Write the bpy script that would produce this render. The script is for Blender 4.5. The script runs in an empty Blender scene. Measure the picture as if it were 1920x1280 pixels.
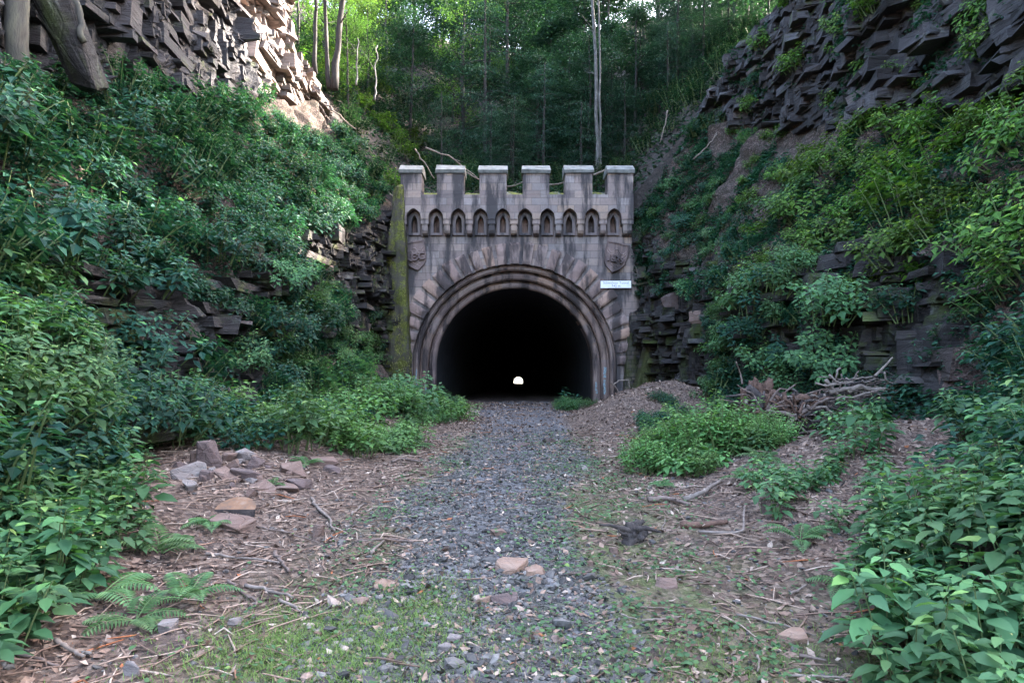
import bpy, bmesh, math, random
import numpy as np
from mathutils import Vector, Matrix, Quaternion, Euler

R = math.radians
scene = bpy.context.scene
COL = scene.collection

# ------------------------------------------------------------------ camera, sky, sun, exposure
CAM_H, FPX, HOR = 1.5, 1280.0, 700.0           # eye height, focal length and horizon in 1920-wide pixels
cam_d = bpy.data.cameras.new('camera')
cam_d.sensor_width = 36.0
cam_d.lens = 36.0 * FPX / 1920.0
cam_d.shift_y = (HOR - 640.0) / 1920.0
cam_d.clip_start, cam_d.clip_end = 0.05, 3000
cam = bpy.data.objects.new('camera', cam_d)
cam.location = (0, 0, CAM_H)
cam.rotation_euler = (R(90), 0, 0)
COL.objects.link(cam)
scene.camera = cam

SUN_EL, SUN_AZ = R(31), R(60)                   # azimuth clockwise from +Y
world = bpy.data.worlds.new('World')
scene.world = world
world.use_nodes = True
wn = world.node_tree
for n in list(wn.nodes):
    wn.nodes.remove(n)
sky = wn.nodes.new('ShaderNodeTexSky')
sky.sky_type = 'NISHITA'
sky.sun_disc = False
sky.sun_elevation = SUN_EL
sky.sun_rotation = SUN_AZ
sky.air_density = 1.0
sky.dust_density = 5.0
sky.ozone_density = 0.35
bg = wn.nodes.new('ShaderNodeBackground')
bg.inputs['Strength'].default_value = 0.15
wo = wn.nodes.new('ShaderNodeOutputWorld')
wn.links.new(sky.outputs[0], bg.inputs[0])
wn.links.new(bg.outputs[0], wo.inputs[0])

sun_d = bpy.data.lights.new('sun', 'SUN')
sun_d.energy = 4.0
sun_d.angle = R(0.5)
sun_d.color = (1.0, 0.92, 0.82)
sun = bpy.data.objects.new('sun', sun_d)
sd = Vector((math.cos(SUN_EL) * math.sin(SUN_AZ), math.cos(SUN_EL) * math.cos(SUN_AZ), math.sin(SUN_EL)))
sun.rotation_euler = sd.to_track_quat('Z', 'Y').to_euler()
sun.location = (60, 40, 60)
COL.objects.link(sun)

scene.view_settings.view_transform = 'Standard'
scene.view_settings.look = 'None'
scene.view_settings.gamma = 1.0
scene.view_settings.exposure = 4.45
scene.render.engine = 'CYCLES'
scene.cycles.use_denoising = True
scene.cycles.max_bounces = 6
scene.cycles.diffuse_bounces = 3
scene.cycles.glossy_bounces = 2
scene.cycles.transmission_bounces = 4
scene.cycles.caustics_reflective = False
scene.cycles.caustics_refractive = False
scene.cycles.sample_clamp_indirect = 4.0

# ------------------------------------------------------------------ numpy noise
M32 = np.uint64(0xFFFFFFFF)

def hsh(a, b=0, c=0, seed=0):
    a = np.asarray(a).astype(np.int64).astype(np.uint64) & M32
    b = np.asarray(b).astype(np.int64).astype(np.uint64) & M32
    c = np.asarray(c).astype(np.int64).astype(np.uint64) & M32
    h = (a * np.uint64(374761393) + b * np.uint64(668265263) + c * np.uint64(2246822519) + np.uint64((seed * 3266489917) & 0xFFFFFFFF)) & M32
    h = ((h ^ (h >> np.uint64(13))) * np.uint64(1274126177)) & M32
    h = ((h ^ (h >> np.uint64(15))) * np.uint64(2246822519)) & M32
    h = h ^ (h >> np.uint64(16))
    return h.astype(np.float64) / 4294967295.0

def vnoise(x, y, z=0.0, seed=0):
    x, y, z = np.broadcast_arrays(np.asarray(x, float), np.asarray(y, float), np.asarray(z, float))
    ix, iy, iz = np.floor(x), np.floor(y), np.floor(z)
    fx, fy, fz = x - ix, y - iy, z - iz
    fx, fy, fz = (f * f * f * (f * (f * 6 - 15) + 10) for f in (fx, fy, fz))
    out = 0.0
    for dx in (0, 1):
        for dy in (0, 1):
            for dz in (0, 1):
                w = (fx if dx else 1 - fx) * (fy if dy else 1 - fy) * (fz if dz else 1 - fz)
                out = out + w * hsh(ix + dx, iy + dy, iz + dz, seed)
    return out * 2 - 1

def fbm(x, y, z=0.0, octs=4, seed=0):
    s, a = 0.0, 1.0
    for k in range(octs):
        s = s + a * vnoise(np.asarray(x) * 2 ** k, np.asarray(y) * 2 ** k, np.asarray(z) * 2 ** k, seed + k * 7)
        a *= 0.5
    return s

# ------------------------------------------------------------------ mesh + object helpers
def mk_mesh(name, verts, faces, mats=(), smooth=False, var=None, midx=None):
    """faces: list of integer arrays (n,k)."""
    verts = np.asarray(verts, np.float32)
    me = bpy.data.meshes.new(name)
    me.vertices.add(len(verts))
    me.vertices.foreach_set('co', verts.ravel())
    faces = [np.asarray(f, np.int32) for f in faces if len(f)]
    loops = np.concatenate([f.ravel() for f in faces])
    tot = np.concatenate([np.full(len(f), f.shape[1], np.int32) for f in faces])
    start = np.concatenate([[0], np.cumsum(tot)[:-1]]).astype(np.int32)
    me.loops.add(len(loops))
    me.loops.foreach_set('vertex_index', loops)
    me.polygons.add(len(tot))
    me.polygons.foreach_set('loop_start', start)
    me.polygons.foreach_set('loop_total', tot)
    me.polygons.foreach_set('use_smooth', np.full(len(tot), smooth, bool))
    if midx is not None:
        me.polygons.foreach_set('material_index', np.asarray(midx, np.int32))
    if var is not None:
        at = me.attributes.new('var', 'FLOAT', 'POINT')
        at.data.foreach_set('value', np.asarray(var, np.float32))
    for m in (mats if isinstance(mats, (list, tuple)) else [mats]):
        me.materials.append(m)
    me.update(calc_edges=True)
    return me

def link(name, data, parent=None, loc=None):
    o = bpy.data.objects.new(name, data)
    COL.objects.link(o)
    if loc is not None:
        o.location = loc
    if parent is not None:
        o.parent = parent
    return o

def tag(o, label=None, cat=None, group=None, kind=None):
    if label: o['label'] = label
    if cat: o['category'] = cat
    if group: o['group'] = group
    if kind: o['kind'] = kind
    return o

def thing(name, label, cat, loc=(0, 0, 0), group=None):
    return tag(link(name, None, None, loc), label, cat, group)

def part(name, me, root):
    """a mesh given in world coordinates becomes a child of root (a thing at root.location, unrotated)."""
    base = Vector(root.location)
    p = root.parent
    while p is not None:
        base += Vector(p.location); p = p.parent
    me.transform(Matrix.Translation(-base))
    return link(name, me, root)

def px2w(px, py, Y):
    return Vector(((px - 960.0) * Y / FPX, Y, CAM_H + (HOR - py) * Y / FPX))

def ground_px(px, py):
    Y = CAM_H * FPX / (py - HOR)
    return (px - 960.0) * Y / FPX, Y

def project(X, Y, Z):
    Yc = np.maximum(Y, 0.3)
    return 960 + FPX * X / Yc, HOR - FPX * (Z - CAM_H) / Yc

def in_poly(px, py, poly):
    px, py = np.asarray(px, float), np.asarray(py, float)
    r = np.zeros(px.shape, bool)
    n = len(poly)
    for i in range(n):
        x1, y1 = poly[i]; x2, y2 = poly[(i + 1) % n]
        c = (y1 > py) != (y2 > py)
        xi = (x2 - x1) * (py - y1) / ((y2 - y1) if y2 != y1 else 1e-9) + x1
        r ^= c & (px < xi)
    return r

class MB:
    """collects geometry for one mesh."""
    def __init__(s):
        s.v, s.f3, s.f4, s.var, s.n, s.m3, s.m4 = [], [], [], [], 0, [], []
    def add(s, v, f3=None, f4=None, var=0.5, mi=0):
        v = np.asarray(v, float).reshape(-1, 3)
        s.v.append(v)
        s.var.append(np.broadcast_to(np.asarray(var, float), (len(v),)))
        if f3 is not None and len(f3):
            s.f3.append(np.asarray(f3) + s.n); s.m3.append(np.full(len(f3), mi))
        if f4 is not None and len(f4):
            s.f4.append(np.asarray(f4) + s.n); s.m4.append(np.full(len(f4), mi))
        s.n += len(v)
    def tube(s, pts, rad, seg=6, var=0.5, mi=0, cap=True, rough=0.0, rng=None):
        pts = np.asarray(pts, float); n = len(pts)
        rad = np.broadcast_to(np.asarray(rad, float), (n,))
        t = np.gradient(pts, axis=0); t /= np.linalg.norm(t, axis=1, keepdims=True) + 1e-9
        ref = np.array([0, 0, 1.0]) if abs(t[0, 2]) < 0.9 else np.array([1.0, 0, 0])
        vs = []
        a = np.cross(t[0], ref); a /= np.linalg.norm(a)
        ang = np.linspace(0, 2 * np.pi, seg, endpoint=False)
        for i in range(n):
            a = a - t[i] * a.dot(t[i]); a /= np.linalg.norm(a) + 1e-9
            b = np.cross(t[i], a)
            rr = rad[i] * (1 + (rough * (rng.random(seg) - .5) * 2 if rough else 0))
            vs.append(pts[i] + (np.cos(ang) * rr)[:, None] * a + (np.sin(ang) * rr)[:, None] * b)
        v = np.concatenate(vs)
        i, j = np.meshgrid(np.arange(n - 1), np.arange(seg), indexing='ij')
        i, j = i.ravel(), j.ravel(); k = (j + 1) % seg
        f4 = np.stack([i * seg + j, i * seg + k, (i + 1) * seg + k, (i + 1) * seg + j], 1)
        f3 = []
        if cap:
            v = np.concatenate([v, pts[:1], pts[-1:]])
            c0, c1 = n * seg, n * seg + 1
            for j in range(seg):
                f3.append([c0, (j + 1) % seg, j]); f3.append([c1, (n - 1) * seg + j, (n - 1) * seg + (j + 1) % seg])
        s.add(v, f3, f4, var, mi)
    def box(s, x0, x1, y0, y1, z0, z1, var=0.5, mi=0):
        v = [(x, y, z) for z in (z0, z1) for y in (y0, y1) for x in (x0, x1)]
        f = [(0, 2, 3, 1), (4, 5, 7, 6), (0, 1, 5, 4), (1, 3, 7, 5), (3, 2, 6, 7), (2, 0, 4, 6)]
        s.add(v, None, f, var, mi)
    def mesh(s, name, mats, smooth=False):
        fs, mi = [], []
        if s.f3: fs.append(np.concatenate(s.f3)); mi.append(np.concatenate(s.m3))
        if s.f4: fs.append(np.concatenate(s.f4)); mi.append(np.concatenate(s.m4))
        return mk_mesh(name, np.concatenate(s.v), fs, mats, smooth, np.concatenate(s.var), np.concatenate(mi))

def shape2d(polys, depth, bevel=0.0, mats=(), y_front=0.0, res=1):
    """2-D outlines (x,z), holes allowed, extruded to a solid whose front (towards -Y) lies at y_front."""
    cu = bpy.data.curves.new('tmp', 'CURVE')
    cu.dimensions = '2D'; cu.fill_mode = 'BOTH'
    b = bevel
    cu.extrude = max(depth / 2 - b, 0.0005)
    cu.bevel_depth = b; cu.bevel_resolution = res
    cu.offset = -b
    for p in polys:
        sp = cu.splines.new('POLY')
        sp.points.add(len(p) - 1)
        for q, (x, z) in zip(sp.points, p):
            q.co = (x, z, 0, 1)
        sp.use_cyclic_u = True
    o = bpy.data.objects.new('tmp', cu); COL.objects.link(o)
    dg = bpy.context.evaluated_depsgraph_get()
    me = bpy.data.meshes.new_from_object(o.evaluated_get(dg))
    bpy.data.objects.remove(o); bpy.data.curves.remove(cu)
    me.transform(Matrix(((1, 0, 0, 0), (0, 0, -1, y_front + depth / 2), (0, 1, 0, 0), (0, 0, 0, 1))))
    me.materials.clear()
    for m in (mats if isinstance(mats, (list, tuple)) else [mats]):
        me.materials.append(m)
    for p in me.polygons: p.use_smooth = False
    return me

def text_mesh(txt, size, depth, mats, x, y, z, rot=0.0, spacing=1.0, offset=0.0):
    cu = bpy.data.curves.new('tmp', 'FONT')
    cu.body = txt; cu.size = size; cu.extrude = depth / 2; cu.align_x = 'CENTER'; cu.align_y = 'CENTER'
    cu.space_character = spacing; cu.offset = offset; cu.resolution_u = 3
    o = bpy.data.objects.new('tmp', cu); COL.objects.link(o)
    dg = bpy.context.evaluated_depsgraph_get()
    me = bpy.data.meshes.new_from_object(o.evaluated_get(dg))
    bpy.data.objects.remove(o); bpy.data.curves.remove(cu)
    me.transform(Matrix.Translation((x, y, z)) @ Matrix.Rotation(rot, 4, 'Y') @ Matrix.Rotation(R(90), 4, 'X'))
    me.materials.clear(); me.materials.append(mats)
    return me

# ------------------------------------------------------------------ materials
class NT:
    def __init__(s, name):
        s.m = bpy.data.materials.new(name); s.m.use_nodes = True
        s.t = s.m.node_tree
        for n in list(s.t.nodes): s.t.nodes.remove(n)
        s.out = s.t.nodes.new('ShaderNodeOutputMaterial')
    def n(s, typ, **kw):
        nd = s.t.nodes.new(typ)
        for k, v in kw.items():
            if k.startswith('i_'):
                nd.inputs[k[2:].replace('_', ' ')].default_value = v
            else:
                setattr(nd, k, v)
        return nd
    def l(s, a, b): s.t.links.new(a, b)
    def coords(s, scale=(1, 1, 1), rot=(0, 0, 0), typ='Object'):
        tc = s.n('ShaderNodeTexCoord'); mp = s.n('ShaderNodeMapping')
        mp.inputs['Scale'].default_value = scale; mp.inputs['Rotation'].default_value = rot
        s.l(tc.outputs[typ], mp.inputs[0]); return mp.outputs[0]
    def noise(s, vec, scale, detail=6, rough=0.6, dist=0.0):
        nd = s.n('ShaderNodeTexNoise'); nd.inputs['Scale'].default_value = scale
        nd.inputs['Detail'].default_value = detail; nd.inputs['Roughness'].default_value = rough
        nd.inputs['Distortion'].default_value = dist
        if vec is not None: s.l(vec, nd.inputs['Vector'])
        return nd.outputs[0]
    def ramp(s, fac, stops, interp='LINEAR'):
        nd = s.n('ShaderNodeValToRGB'); cr = nd.color_ramp; cr.interpolation = interp
        while len(cr.elements) < len(stops): cr.elements.new(0.5)
        for e, (p, c) in zip(cr.elements, stops):
            e.position = p; e.color = (*c, 1) if len(c) == 3 else c
        s.l(fac, nd.inputs[0]); return nd.outputs[0]
    def mix(s, fac, a, b, mode='MIX'):
        nd = s.n('ShaderNodeMix', data_type='RGBA', blend_type=mode)
        for v, i in ((fac, 0), (a, 6), (b, 7)):
            if isinstance(v, (int, float)): nd.inputs[i].default_value = v
            elif isinstance(v, tuple): nd.inputs[i].default_value = (*v, 1)
            else: s.l(v, nd.inputs[i])
        return nd.outputs[2]
    def math(s, op, a, b=0.0):
        nd = s.n('ShaderNodeMath', operation=op)
        for v, i in ((a, 0), (b, 1)):
            if isinstance(v, (int, float)): nd.inputs[i].default_value = v
            else: s.l(v, nd.inputs[i])
        return nd.outputs[0]
    def bump(s, h, strength=0.5, dist=0.05, prev=None):
        nd = s.n('ShaderNodeBump'); nd.inputs['Strength'].default_value = strength; nd.inputs['Distance'].default_value = dist
        s.l(h, nd.inputs['Height'])
        if prev is not None: s.l(prev, nd.inputs['Normal'])
        return nd.outputs[0]
    def attr(s, name='var'):
        nd = s.n('ShaderNodeAttribute', attribute_name=name); return nd.outputs['Fac']
    def principled(s, col, rough=0.8, normal=None, spec=0.3):
        p = s.n('ShaderNodeBsdfPrincipled')
        if isinstance(col, tuple): p.inputs['Base Color'].default_value = (*col, 1)
        else: s.l(col, p.inputs['Base Color'])
        if isinstance(rough, (int, float)): p.inputs['Roughness'].default_value = rough
        else: s.l(rough, p.inputs['Roughness'])
        p.inputs['Specular IOR Level'].default_value = spec
        if normal is not None: s.l(normal, p.inputs['Normal'])
        return p.outputs[0]
    def done(s, sh):
        s.l(sh, s.out.inputs[0]); return s.m

def leaf_mat(name, stops, transl=0.35, rough=0.55, spec=0.15, vary=0.5):
    t = NT(name)
    c = t.ramp(t.attr(), stops)
    oi = t.n('ShaderNodeObjectInfo')
    hs = t.n('ShaderNodeHueSaturation')
    t.l(t.math('ADD', t.math('MULTIPLY', oi.outputs['Random'], vary), 1 - vary * 0.5), hs.inputs['Value'])
    t.l(t.math('ADD', t.math('MULTIPLY', oi.outputs['Random'], 0.03), 0.485), hs.inputs['Hue'])
    t.l(c, hs.inputs['Color'])
    p = t.principled(hs.outputs[0], rough, None, spec)
    tr = t.n('ShaderNodeBsdfTranslucent')
    t.l(t.mix(1.0, hs.outputs[0], (1.0, 1.15, 0.55), 'MULTIPLY'), tr.inputs[0])
    mx = t.n('ShaderNodeMixShader'); mx.inputs[0].default_value = transl
    t.l(p, mx.inputs[1]); t.l(tr.outputs[0], mx.inputs[2])
    return t.done(mx.outputs[0])

def rock_mat(name, dark, mid, light, moss=0.0, strata=6.0, bump=0.6, var=False):
    t = NT(name)
    v = t.coords()
    vs = t.coords((0.5, 0.5, strata), (0.07, 0.05, 0))
    n1 = t.noise(v, 1.3, 8, 0.65)
    n2 = t.noise(vs, 1.6, 8, 0.7, 0.3)
    c = t.ramp(n2, [(0.3, dark), (0.5, mid), (0.72, light)])
    c = t.mix(t.ramp(n1, [(0.35, (0, 0, 0)), (0.75, (1, 1, 1))]), c, t.mix(0.5, mid, (mid[0] * 1.25, mid[1] * 0.95, mid[2] * 0.85)))
    sp = t.noise(v, 22, 4, 0.7)
    c = t.mix(t.ramp(sp, [(0.62, (0, 0, 0)), (0.74, (0.5, 0.5, 0.5))]), c, (light[0] * 1.2, light[1] * 1.25, light[2] * 1.15))
    if moss > 0:
        m = t.noise(v, 0.9, 7, 0.7)
        c = t.mix(t.ramp(m, [(0.62 - moss * 0.3, (0, 0, 0)), (0.72 - moss * 0.25, (0.8, 0.8, 0.8))]), c, (0.05, 0.065, 0.015))
    if var:
        at = t.attr()
        c = t.mix(1.0, c, t.ramp(at, [(0.0, (0.5, 0.52, 0.54)), (0.5, (0.95, 0.97, 0.98)), (0.85, (1.3, 1.27, 1.22)), (1.0, (1.75, 1.62, 1.5))]), 'MULTIPLY')
        lich = t.noise(t.coords((1, 1, 1), (0, 0, 2)), 2.3, 8, 0.75)
        c = t.mix(t.ramp(lich, [(0.58, (0, 0, 0)), (0.7, (0.45, 0.45, 0.45))]), c, (0.16, 0.17, 0.15))
    vo = t.n('ShaderNodeTexVoronoi', feature='DISTANCE_TO_EDGE'); vo.inputs['Scale'].default_value = 1.4
    t.l(t.coords((1, 1, 2.2)), vo.inputs['Vector'])
    crack = t.ramp(vo.outputs[0], [(0.0, (0, 0, 0)), (0.05, (1, 1, 1))])
    b1 = t.bump(n2, bump, 0.12)
    b2 = t.bump(sp, bump * 0.5, 0.02, b1)
    b3 = t.bump(crack, 0.35, 0.03, b2)
    return t.done(t.principled(c, 0.85, b3, 0.25))

MAT = {}
# sandstone of the portal
def stone_mat(name, brick=True, tint=(1, 1, 1), scale=1.0):
    t = NT(name)
    v = t.coords()
    stain_v = t.coords((1.6, 1.6, 0.28))
    n1 = t.noise(v, 0.9, 6, 0.6)
    n2 = t.noise(v, 9, 6, 0.7)
    if brick:
        sw = t.n('ShaderNodeVectorRotate', rotation_type='X_AXIS'); sw.inputs['Angle'].default_value = R(-90)
        t.l(v, sw.inputs['Vector'])
        br = t.n('ShaderNodeTexBrick')
        br.inputs['Color1'].default_value = (0.0, 0.0, 0.0, 1); br.inputs['Color2'].default_value = (1, 1, 1, 1)
        br.inputs['Mortar'].default_value = (0.5, 0.5, 0.5, 1)
        br.inputs['Scale'].default_value = 1.0
        br.inputs['Brick Width'].default_value = 0.86; br.inputs['Row Height'].default_value = 0.37
        br.inputs['Mortar Size'].default_value = 0.016; br.inputs['Mortar Smooth'].default_value = 0.3
        br.inputs['Bias'].default_value = 0.0
        t.l(sw.outputs[0], br.inputs['Vector'])
        fac, mort = br.outputs['Color'], br.outputs['Fac']
    else:
        fac, mort = t.attr(), None
    c = t.ramp(fac, [(0.0, (0.13, 0.11, 0.115)), (0.3, (0.27, 0.205, 0.185)), (0.55, (0.25, 0.225, 0.225)), (0.8, (0.37, 0.265, 0.20)), (1.0, (0.34, 0.31, 0.315))])
    c = t.mix(0.35, c, t.ramp(n1, [(0.35, (0.16, 0.14, 0.145)), (0.65, (0.38, 0.31, 0.29))]))
    c = t.mix(t.ramp(n2, [(0.4, (0, 0, 0)), (0.8, (0.35, 0.35, 0.35))]), c, (0.11, 0.10, 0.11))
    st = t.noise(stain_v, 1.0, 7, 0.65)
    c = t.mix(t.ramp(st, [(0.46, (0, 0, 0)), (0.58, (0.92, 0.92, 0.92))]), c, (0.05, 0.047, 0.052))
    ef = t.noise(t.coords((2.2, 2.2, 0.5), (0, 0, 1.0)), 1.2, 6, 0.7)
    c = t.mix(t.ramp(ef, [(0.64, (0, 0, 0)), (0.78, (0.55, 0.55, 0.55))]), c, (0.42, 0.41, 0.44))
    if mort is not None:
        c = t.mix(t.math('MULTIPLY', mort, 0.45), c, (0.07, 0.063, 0.065))
    c = t.mix(1.0, c, (tint[0] * .94, tint[1] * .89, tint[2] * .86), 'MULTIPLY')
    b = t.bump(n2, 0.5, 0.025)
    if mort is not None:
        inv = t.math('SUBTRACT', 1.0, mort)
        b = t.bump(inv, 0.6, 0.03, b)
    return t.done(t.principled(c, 0.88, b, 0.2))

MAT['ashlar'] = stone_mat('ashlar_stone', True)
MAT['stone'] = stone_mat('dressed_stone', False)
MAT['stone_warm'] = stone_mat('red_stone', False, (1.2, 1.06, 1.0))
MAT['stone_ring'] = stone_mat('weathered_ring_stone', False, (0.84, 0.75, 0.71))

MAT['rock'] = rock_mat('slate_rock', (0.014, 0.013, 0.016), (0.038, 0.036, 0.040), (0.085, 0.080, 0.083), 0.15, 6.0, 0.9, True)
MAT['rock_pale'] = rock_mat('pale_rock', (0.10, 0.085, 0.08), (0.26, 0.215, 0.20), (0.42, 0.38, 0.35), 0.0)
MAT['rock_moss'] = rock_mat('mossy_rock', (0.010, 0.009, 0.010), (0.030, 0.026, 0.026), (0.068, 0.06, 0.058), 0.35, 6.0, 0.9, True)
MAT['rock_lit'] = rock_mat('sunlit_cliff_rock', (0.05, 0.042, 0.04), (0.15, 0.125, 0.115), (0.27, 0.24, 0.22), 0.05, 6.0, 0.9, True)  # lighter copy of the cliff rock, sunlight put into its colour
MAT['boulder'] = rock_mat('brown_sandstone', (0.06, 0.04, 0.033), (0.13, 0.088, 0.072), (0.21, 0.155, 0.132), 0.0, 3.0, 0.4)
MAT['boulder_grey'] = rock_mat('grey_sandstone', (0.07, 0.06, 0.057), (0.15, 0.13, 0.122), (0.25, 0.225, 0.21), 0.0, 3.0, 0.4)
MAT['boulder_tan'] = rock_mat('tan_sandstone', (0.10, 0.066, 0.048), (0.19, 0.128, 0.096), (0.27, 0.20, 0.16), 0.0, 3.0, 0.3)
MAT['boulder_dark'] = rock_mat('dark_stone', (0.05, 0.036, 0.035), (0.09, 0.065, 0.06), (0.15, 0.12, 0.115), 0.0, 3.0, 0.4)

def ground_mat():
    t = NT('litter_ground')
    v = t.coords()
    n1 = t.noise(v, 30, 5, 0.75)
    n2 = t.noise(v, 5, 6, 0.65)
    n3 = t.noise(v, 0.8, 5, 0.6)
    vo = t.n('ShaderNodeTexVoronoi'); vo.inputs['Scale'].default_value = 26
    t.l(t.coords((1, 1.0, 1)), vo.inputs['Vector'])
    chip = t.ramp(vo.outputs['Color'], [(0.1, (0.03, 0.019, 0.016)), (0.4, (0.075, 0.045, 0.037)), (0.65, (0.12, 0.078, 0.065)), (0.9, (0.19, 0.135, 0.117))])
    c = t.mix(t.ramp(n1, [(0.35, (1, 1, 1)), (0.6, (0, 0, 0))]), chip, (0.055, 0.042, 0.04))
    c = t.mix(t.ramp(n2, [(0.45, (0, 0, 0)), (0.75, (0.6, 0.6, 0.6))]), c, (0.085, 0.06, 0.055))
    c = t.mix(t.ramp(n3, [(0.55, (0, 0, 0)), (0.75, (0.5, 0.5, 0.5))]), c, (0.06, 0.075, 0.03))
    b = t.bump(vo.outputs['Distance'], 0.7, 0.03)
    b = t.bump(n1, 0.8, 0.03, b)
    b = t.bump(n2, 0.5, 0.08, b)
    return t.done(t.principled(c, 0.9, b, 0.15))
MAT['ground'] = ground_mat()
MAT['hill_soil'] = None

def floor_mat():
    t = NT('path_ground')
    v = t.coords()
    n1 = t.noise(v, 34, 5, 0.75)
    n2 = t.noise(v, 2.2, 6, 0.65)
    vo = t.n('ShaderNodeTexVoronoi'); vo.inputs['Scale'].default_value = 24
    t.l(v, vo.inputs['Vector'])
    litter = t.ramp(vo.outputs['Color'], [(0.1, (0.035, 0.022, 0.017)), (0.4, (0.08, 0.05, 0.037)), (0.65, (0.135, 0.09, 0.068)), (0.9, (0.22, 0.16, 0.125))])
    vg = t.n('ShaderNodeTexVoronoi'); vg.inputs['Scale'].default_value = 20
    t.l(v, vg.inputs['Vector'])
    gravel = t.ramp(vg.outputs['Color'], [(0.1, (0.035, 0.034, 0.037)), (0.5, (0.085, 0.08, 0.085)), (0.8, (0.15, 0.145, 0.15)), (1.0, (0.20, 0.15, 0.13))])
    g = t.attr('gravel')
    c = t.mix(g, litter, gravel)
    ms = t.noise(v, 3.5, 6, 0.7)
    gm = t.attr('moss')
    mfac = t.math('MULTIPLY', t.ramp(ms, [(0.4, (0, 0, 0)), (0.62, (0.85, 0.85, 0.85))]), gm)
    c = t.mix(mfac, c, (0.075, 0.10, 0.03))
    c = t.mix(t.ramp(n2, [(0.42, (0, 0, 0)), (0.75, (0.5, 0.5, 0.5))]), c, (0.06, 0.048, 0.046))
    b = t.bump(vo.outputs['Distance'], 0.8, 0.03)
    b = t.bump(n1, 0.8, 0.025, b)
    b = t.bump(n2, 0.5, 0.06, b)
    return t.done(t.principled(c, 0.88, b, 0.2))
MAT['floor'] = floor_mat()

def moss_wall_mat(name='moss_covered_masonry', amount=0.0):
    t = NT(name)
    v = t.coords((1.8, 1.8, 0.22)); w = t.coords()
    n1 = t.noise(v, 1.6, 7, 0.65)
    n2 = t.noise(w, 14, 6, 0.7)
    c = t.ramp(n1, [(0.30, (0.05, 0.045, 0.042)), (0.40, (0.11, 0.10, 0.06)), (0.49, (0.16, 0.17, 0.04)), (0.58, (0.19, 0.19, 0.05)), (0.66, (0.25, 0.225, 0.10)), (0.74, (0.32, 0.27, 0.18))])
    c = t.mix(t.ramp(n2, [(0.42, (0, 0, 0)), (0.62, (0.8, 0.8, 0.8))]), c, (0.035, 0.04, 0.011))
    n3 = t.noise(w, 2.2, 7, 0.7)
    c = t.mix(t.ramp(n3, [(0.46, (0, 0, 0)), (0.56, (0.9, 0.9, 0.9))]), c, (0.085, 0.072, 0.064))
    b = t.bump(n2, 1.0, 0.08); b = t.bump(n1, 0.8, 0.2, b)
    return t.done(t.principled(c, 0.95, b, 0.1))
MAT['moss_wall'] = moss_wall_mat()

def dark_masonry_mat():
    t = NT('dark_mossy_masonry')
    v = t.coords(); n1 = t.noise(v, 0.9, 7, 0.65); n2 = t.noise(v, 12, 6, 0.7)
    sw = t.n('ShaderNodeVectorRotate', rotation_type='X_AXIS'); sw.inputs['Angle'].default_value = R(-90)
    t.l(v, sw.inputs['Vector'])
    br = t.n('ShaderNodeTexBrick')
    br.inputs['Color1'].default_value = (0.06, 0.05, 0.05, 1); br.inputs['Color2'].default_value = (0.12, 0.09, 0.085, 1)
    br.inputs['Mortar'].default_value = (0.03, 0.03, 0.03, 1)
    br.inputs['Scale'].default_value = 1.0; br.inputs['Brick Width'].default_value = 0.5; br.inputs['Row Height'].default_value = 0.22
    br.inputs['Mortar Size'].default_value = 0.02
    t.l(sw.outputs[0], br.inputs['Vector'])
    c = t.mix(t.ramp(n1, [(0.42, (0, 0, 0)), (0.58, (0.9, 0.9, 0.9))]), br.outputs['Color'], t.ramp(n2, [(0.3, (0.025, 0.03, 0.012)), (0.7, (0.075, 0.08, 0.025))]))
    b = t.bump(n2, 0.8, 0.04); b = t.bump(t.math('SUBTRACT', 1.0, br.outputs['Fac']), 0.6, 0.04, b)
    return t.done(t.principled(c, 0.9, b, 0.15))
MAT['dark_masonry'] = dark_masonry_mat()

def simple(name, stops, nscale=12, rough=0.8, stretch=(1, 1, 1), spec=0.25, bump=0.4, dist=0.01):
    t = NT(name); v = t.coords(stretch)
    n1 = t.noise(v, nscale, 6, 0.65)
    c = t.ramp(n1, stops)
    return t.done(t.principled(c, rough, t.bump(n1, bump, dist), spec))
def varmat(name, stops, rough=0.8, spec=0.25, nscale=40, bump=0.3, vary=0.0):
    t = NT(name); c = t.ramp(t.attr(), stops)
    n1 = t.noise(t.coords(), nscale, 4, 0.6)
    c = t.mix(t.ramp(n1, [(0.35, (0.45, 0.45, 0.45)), (0.65, (0, 0, 0))]), c, (0.02, 0.018, 0.018))
    return t.done(t.principled(c, rough, t.bump(n1, bump, 0.01), spec))

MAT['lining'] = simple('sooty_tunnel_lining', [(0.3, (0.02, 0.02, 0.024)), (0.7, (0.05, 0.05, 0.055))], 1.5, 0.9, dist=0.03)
MAT['bark'] = simple('dark_bark', [(0.3, (0.014, 0.012, 0.012)), (0.7, (0.048, 0.042, 0.04))], 9, 0.9, (1, 1, 0.25), bump=0.8, dist=0.03)
MAT['bark_pale'] = simple('pale_grey_bark', [(0.3, (0.04, 0.038, 0.038)), (0.55, (0.09, 0.086, 0.084)), (0.75, (0.18, 0.175, 0.165))], 6, 0.85, (1, 1, 0.5), bump=0.5, dist=0.02)
MAT['bark_lichen'] = simple('lichen_grey_bark', [(0.3, (0.02, 0.018, 0.018)), (0.5, (0.045, 0.043, 0.038)), (0.75, (0.08, 0.078, 0.055))], 5, 0.9, (1, 1, 0.25), bump=0.9, dist=0.04)
MAT['dead_wood'] = simple('bleached_dead_wood', [(0.3, (0.085, 0.062, 0.05)), (0.7, (0.22, 0.175, 0.15))], 14, 0.85, (1, 1, 1), bump=0.5)
MAT['twig'] = simple('brown_twig', [(0.3, (0.07, 0.048, 0.04)), (0.7, (0.18, 0.13, 0.11))], 14, 0.85)
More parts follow.
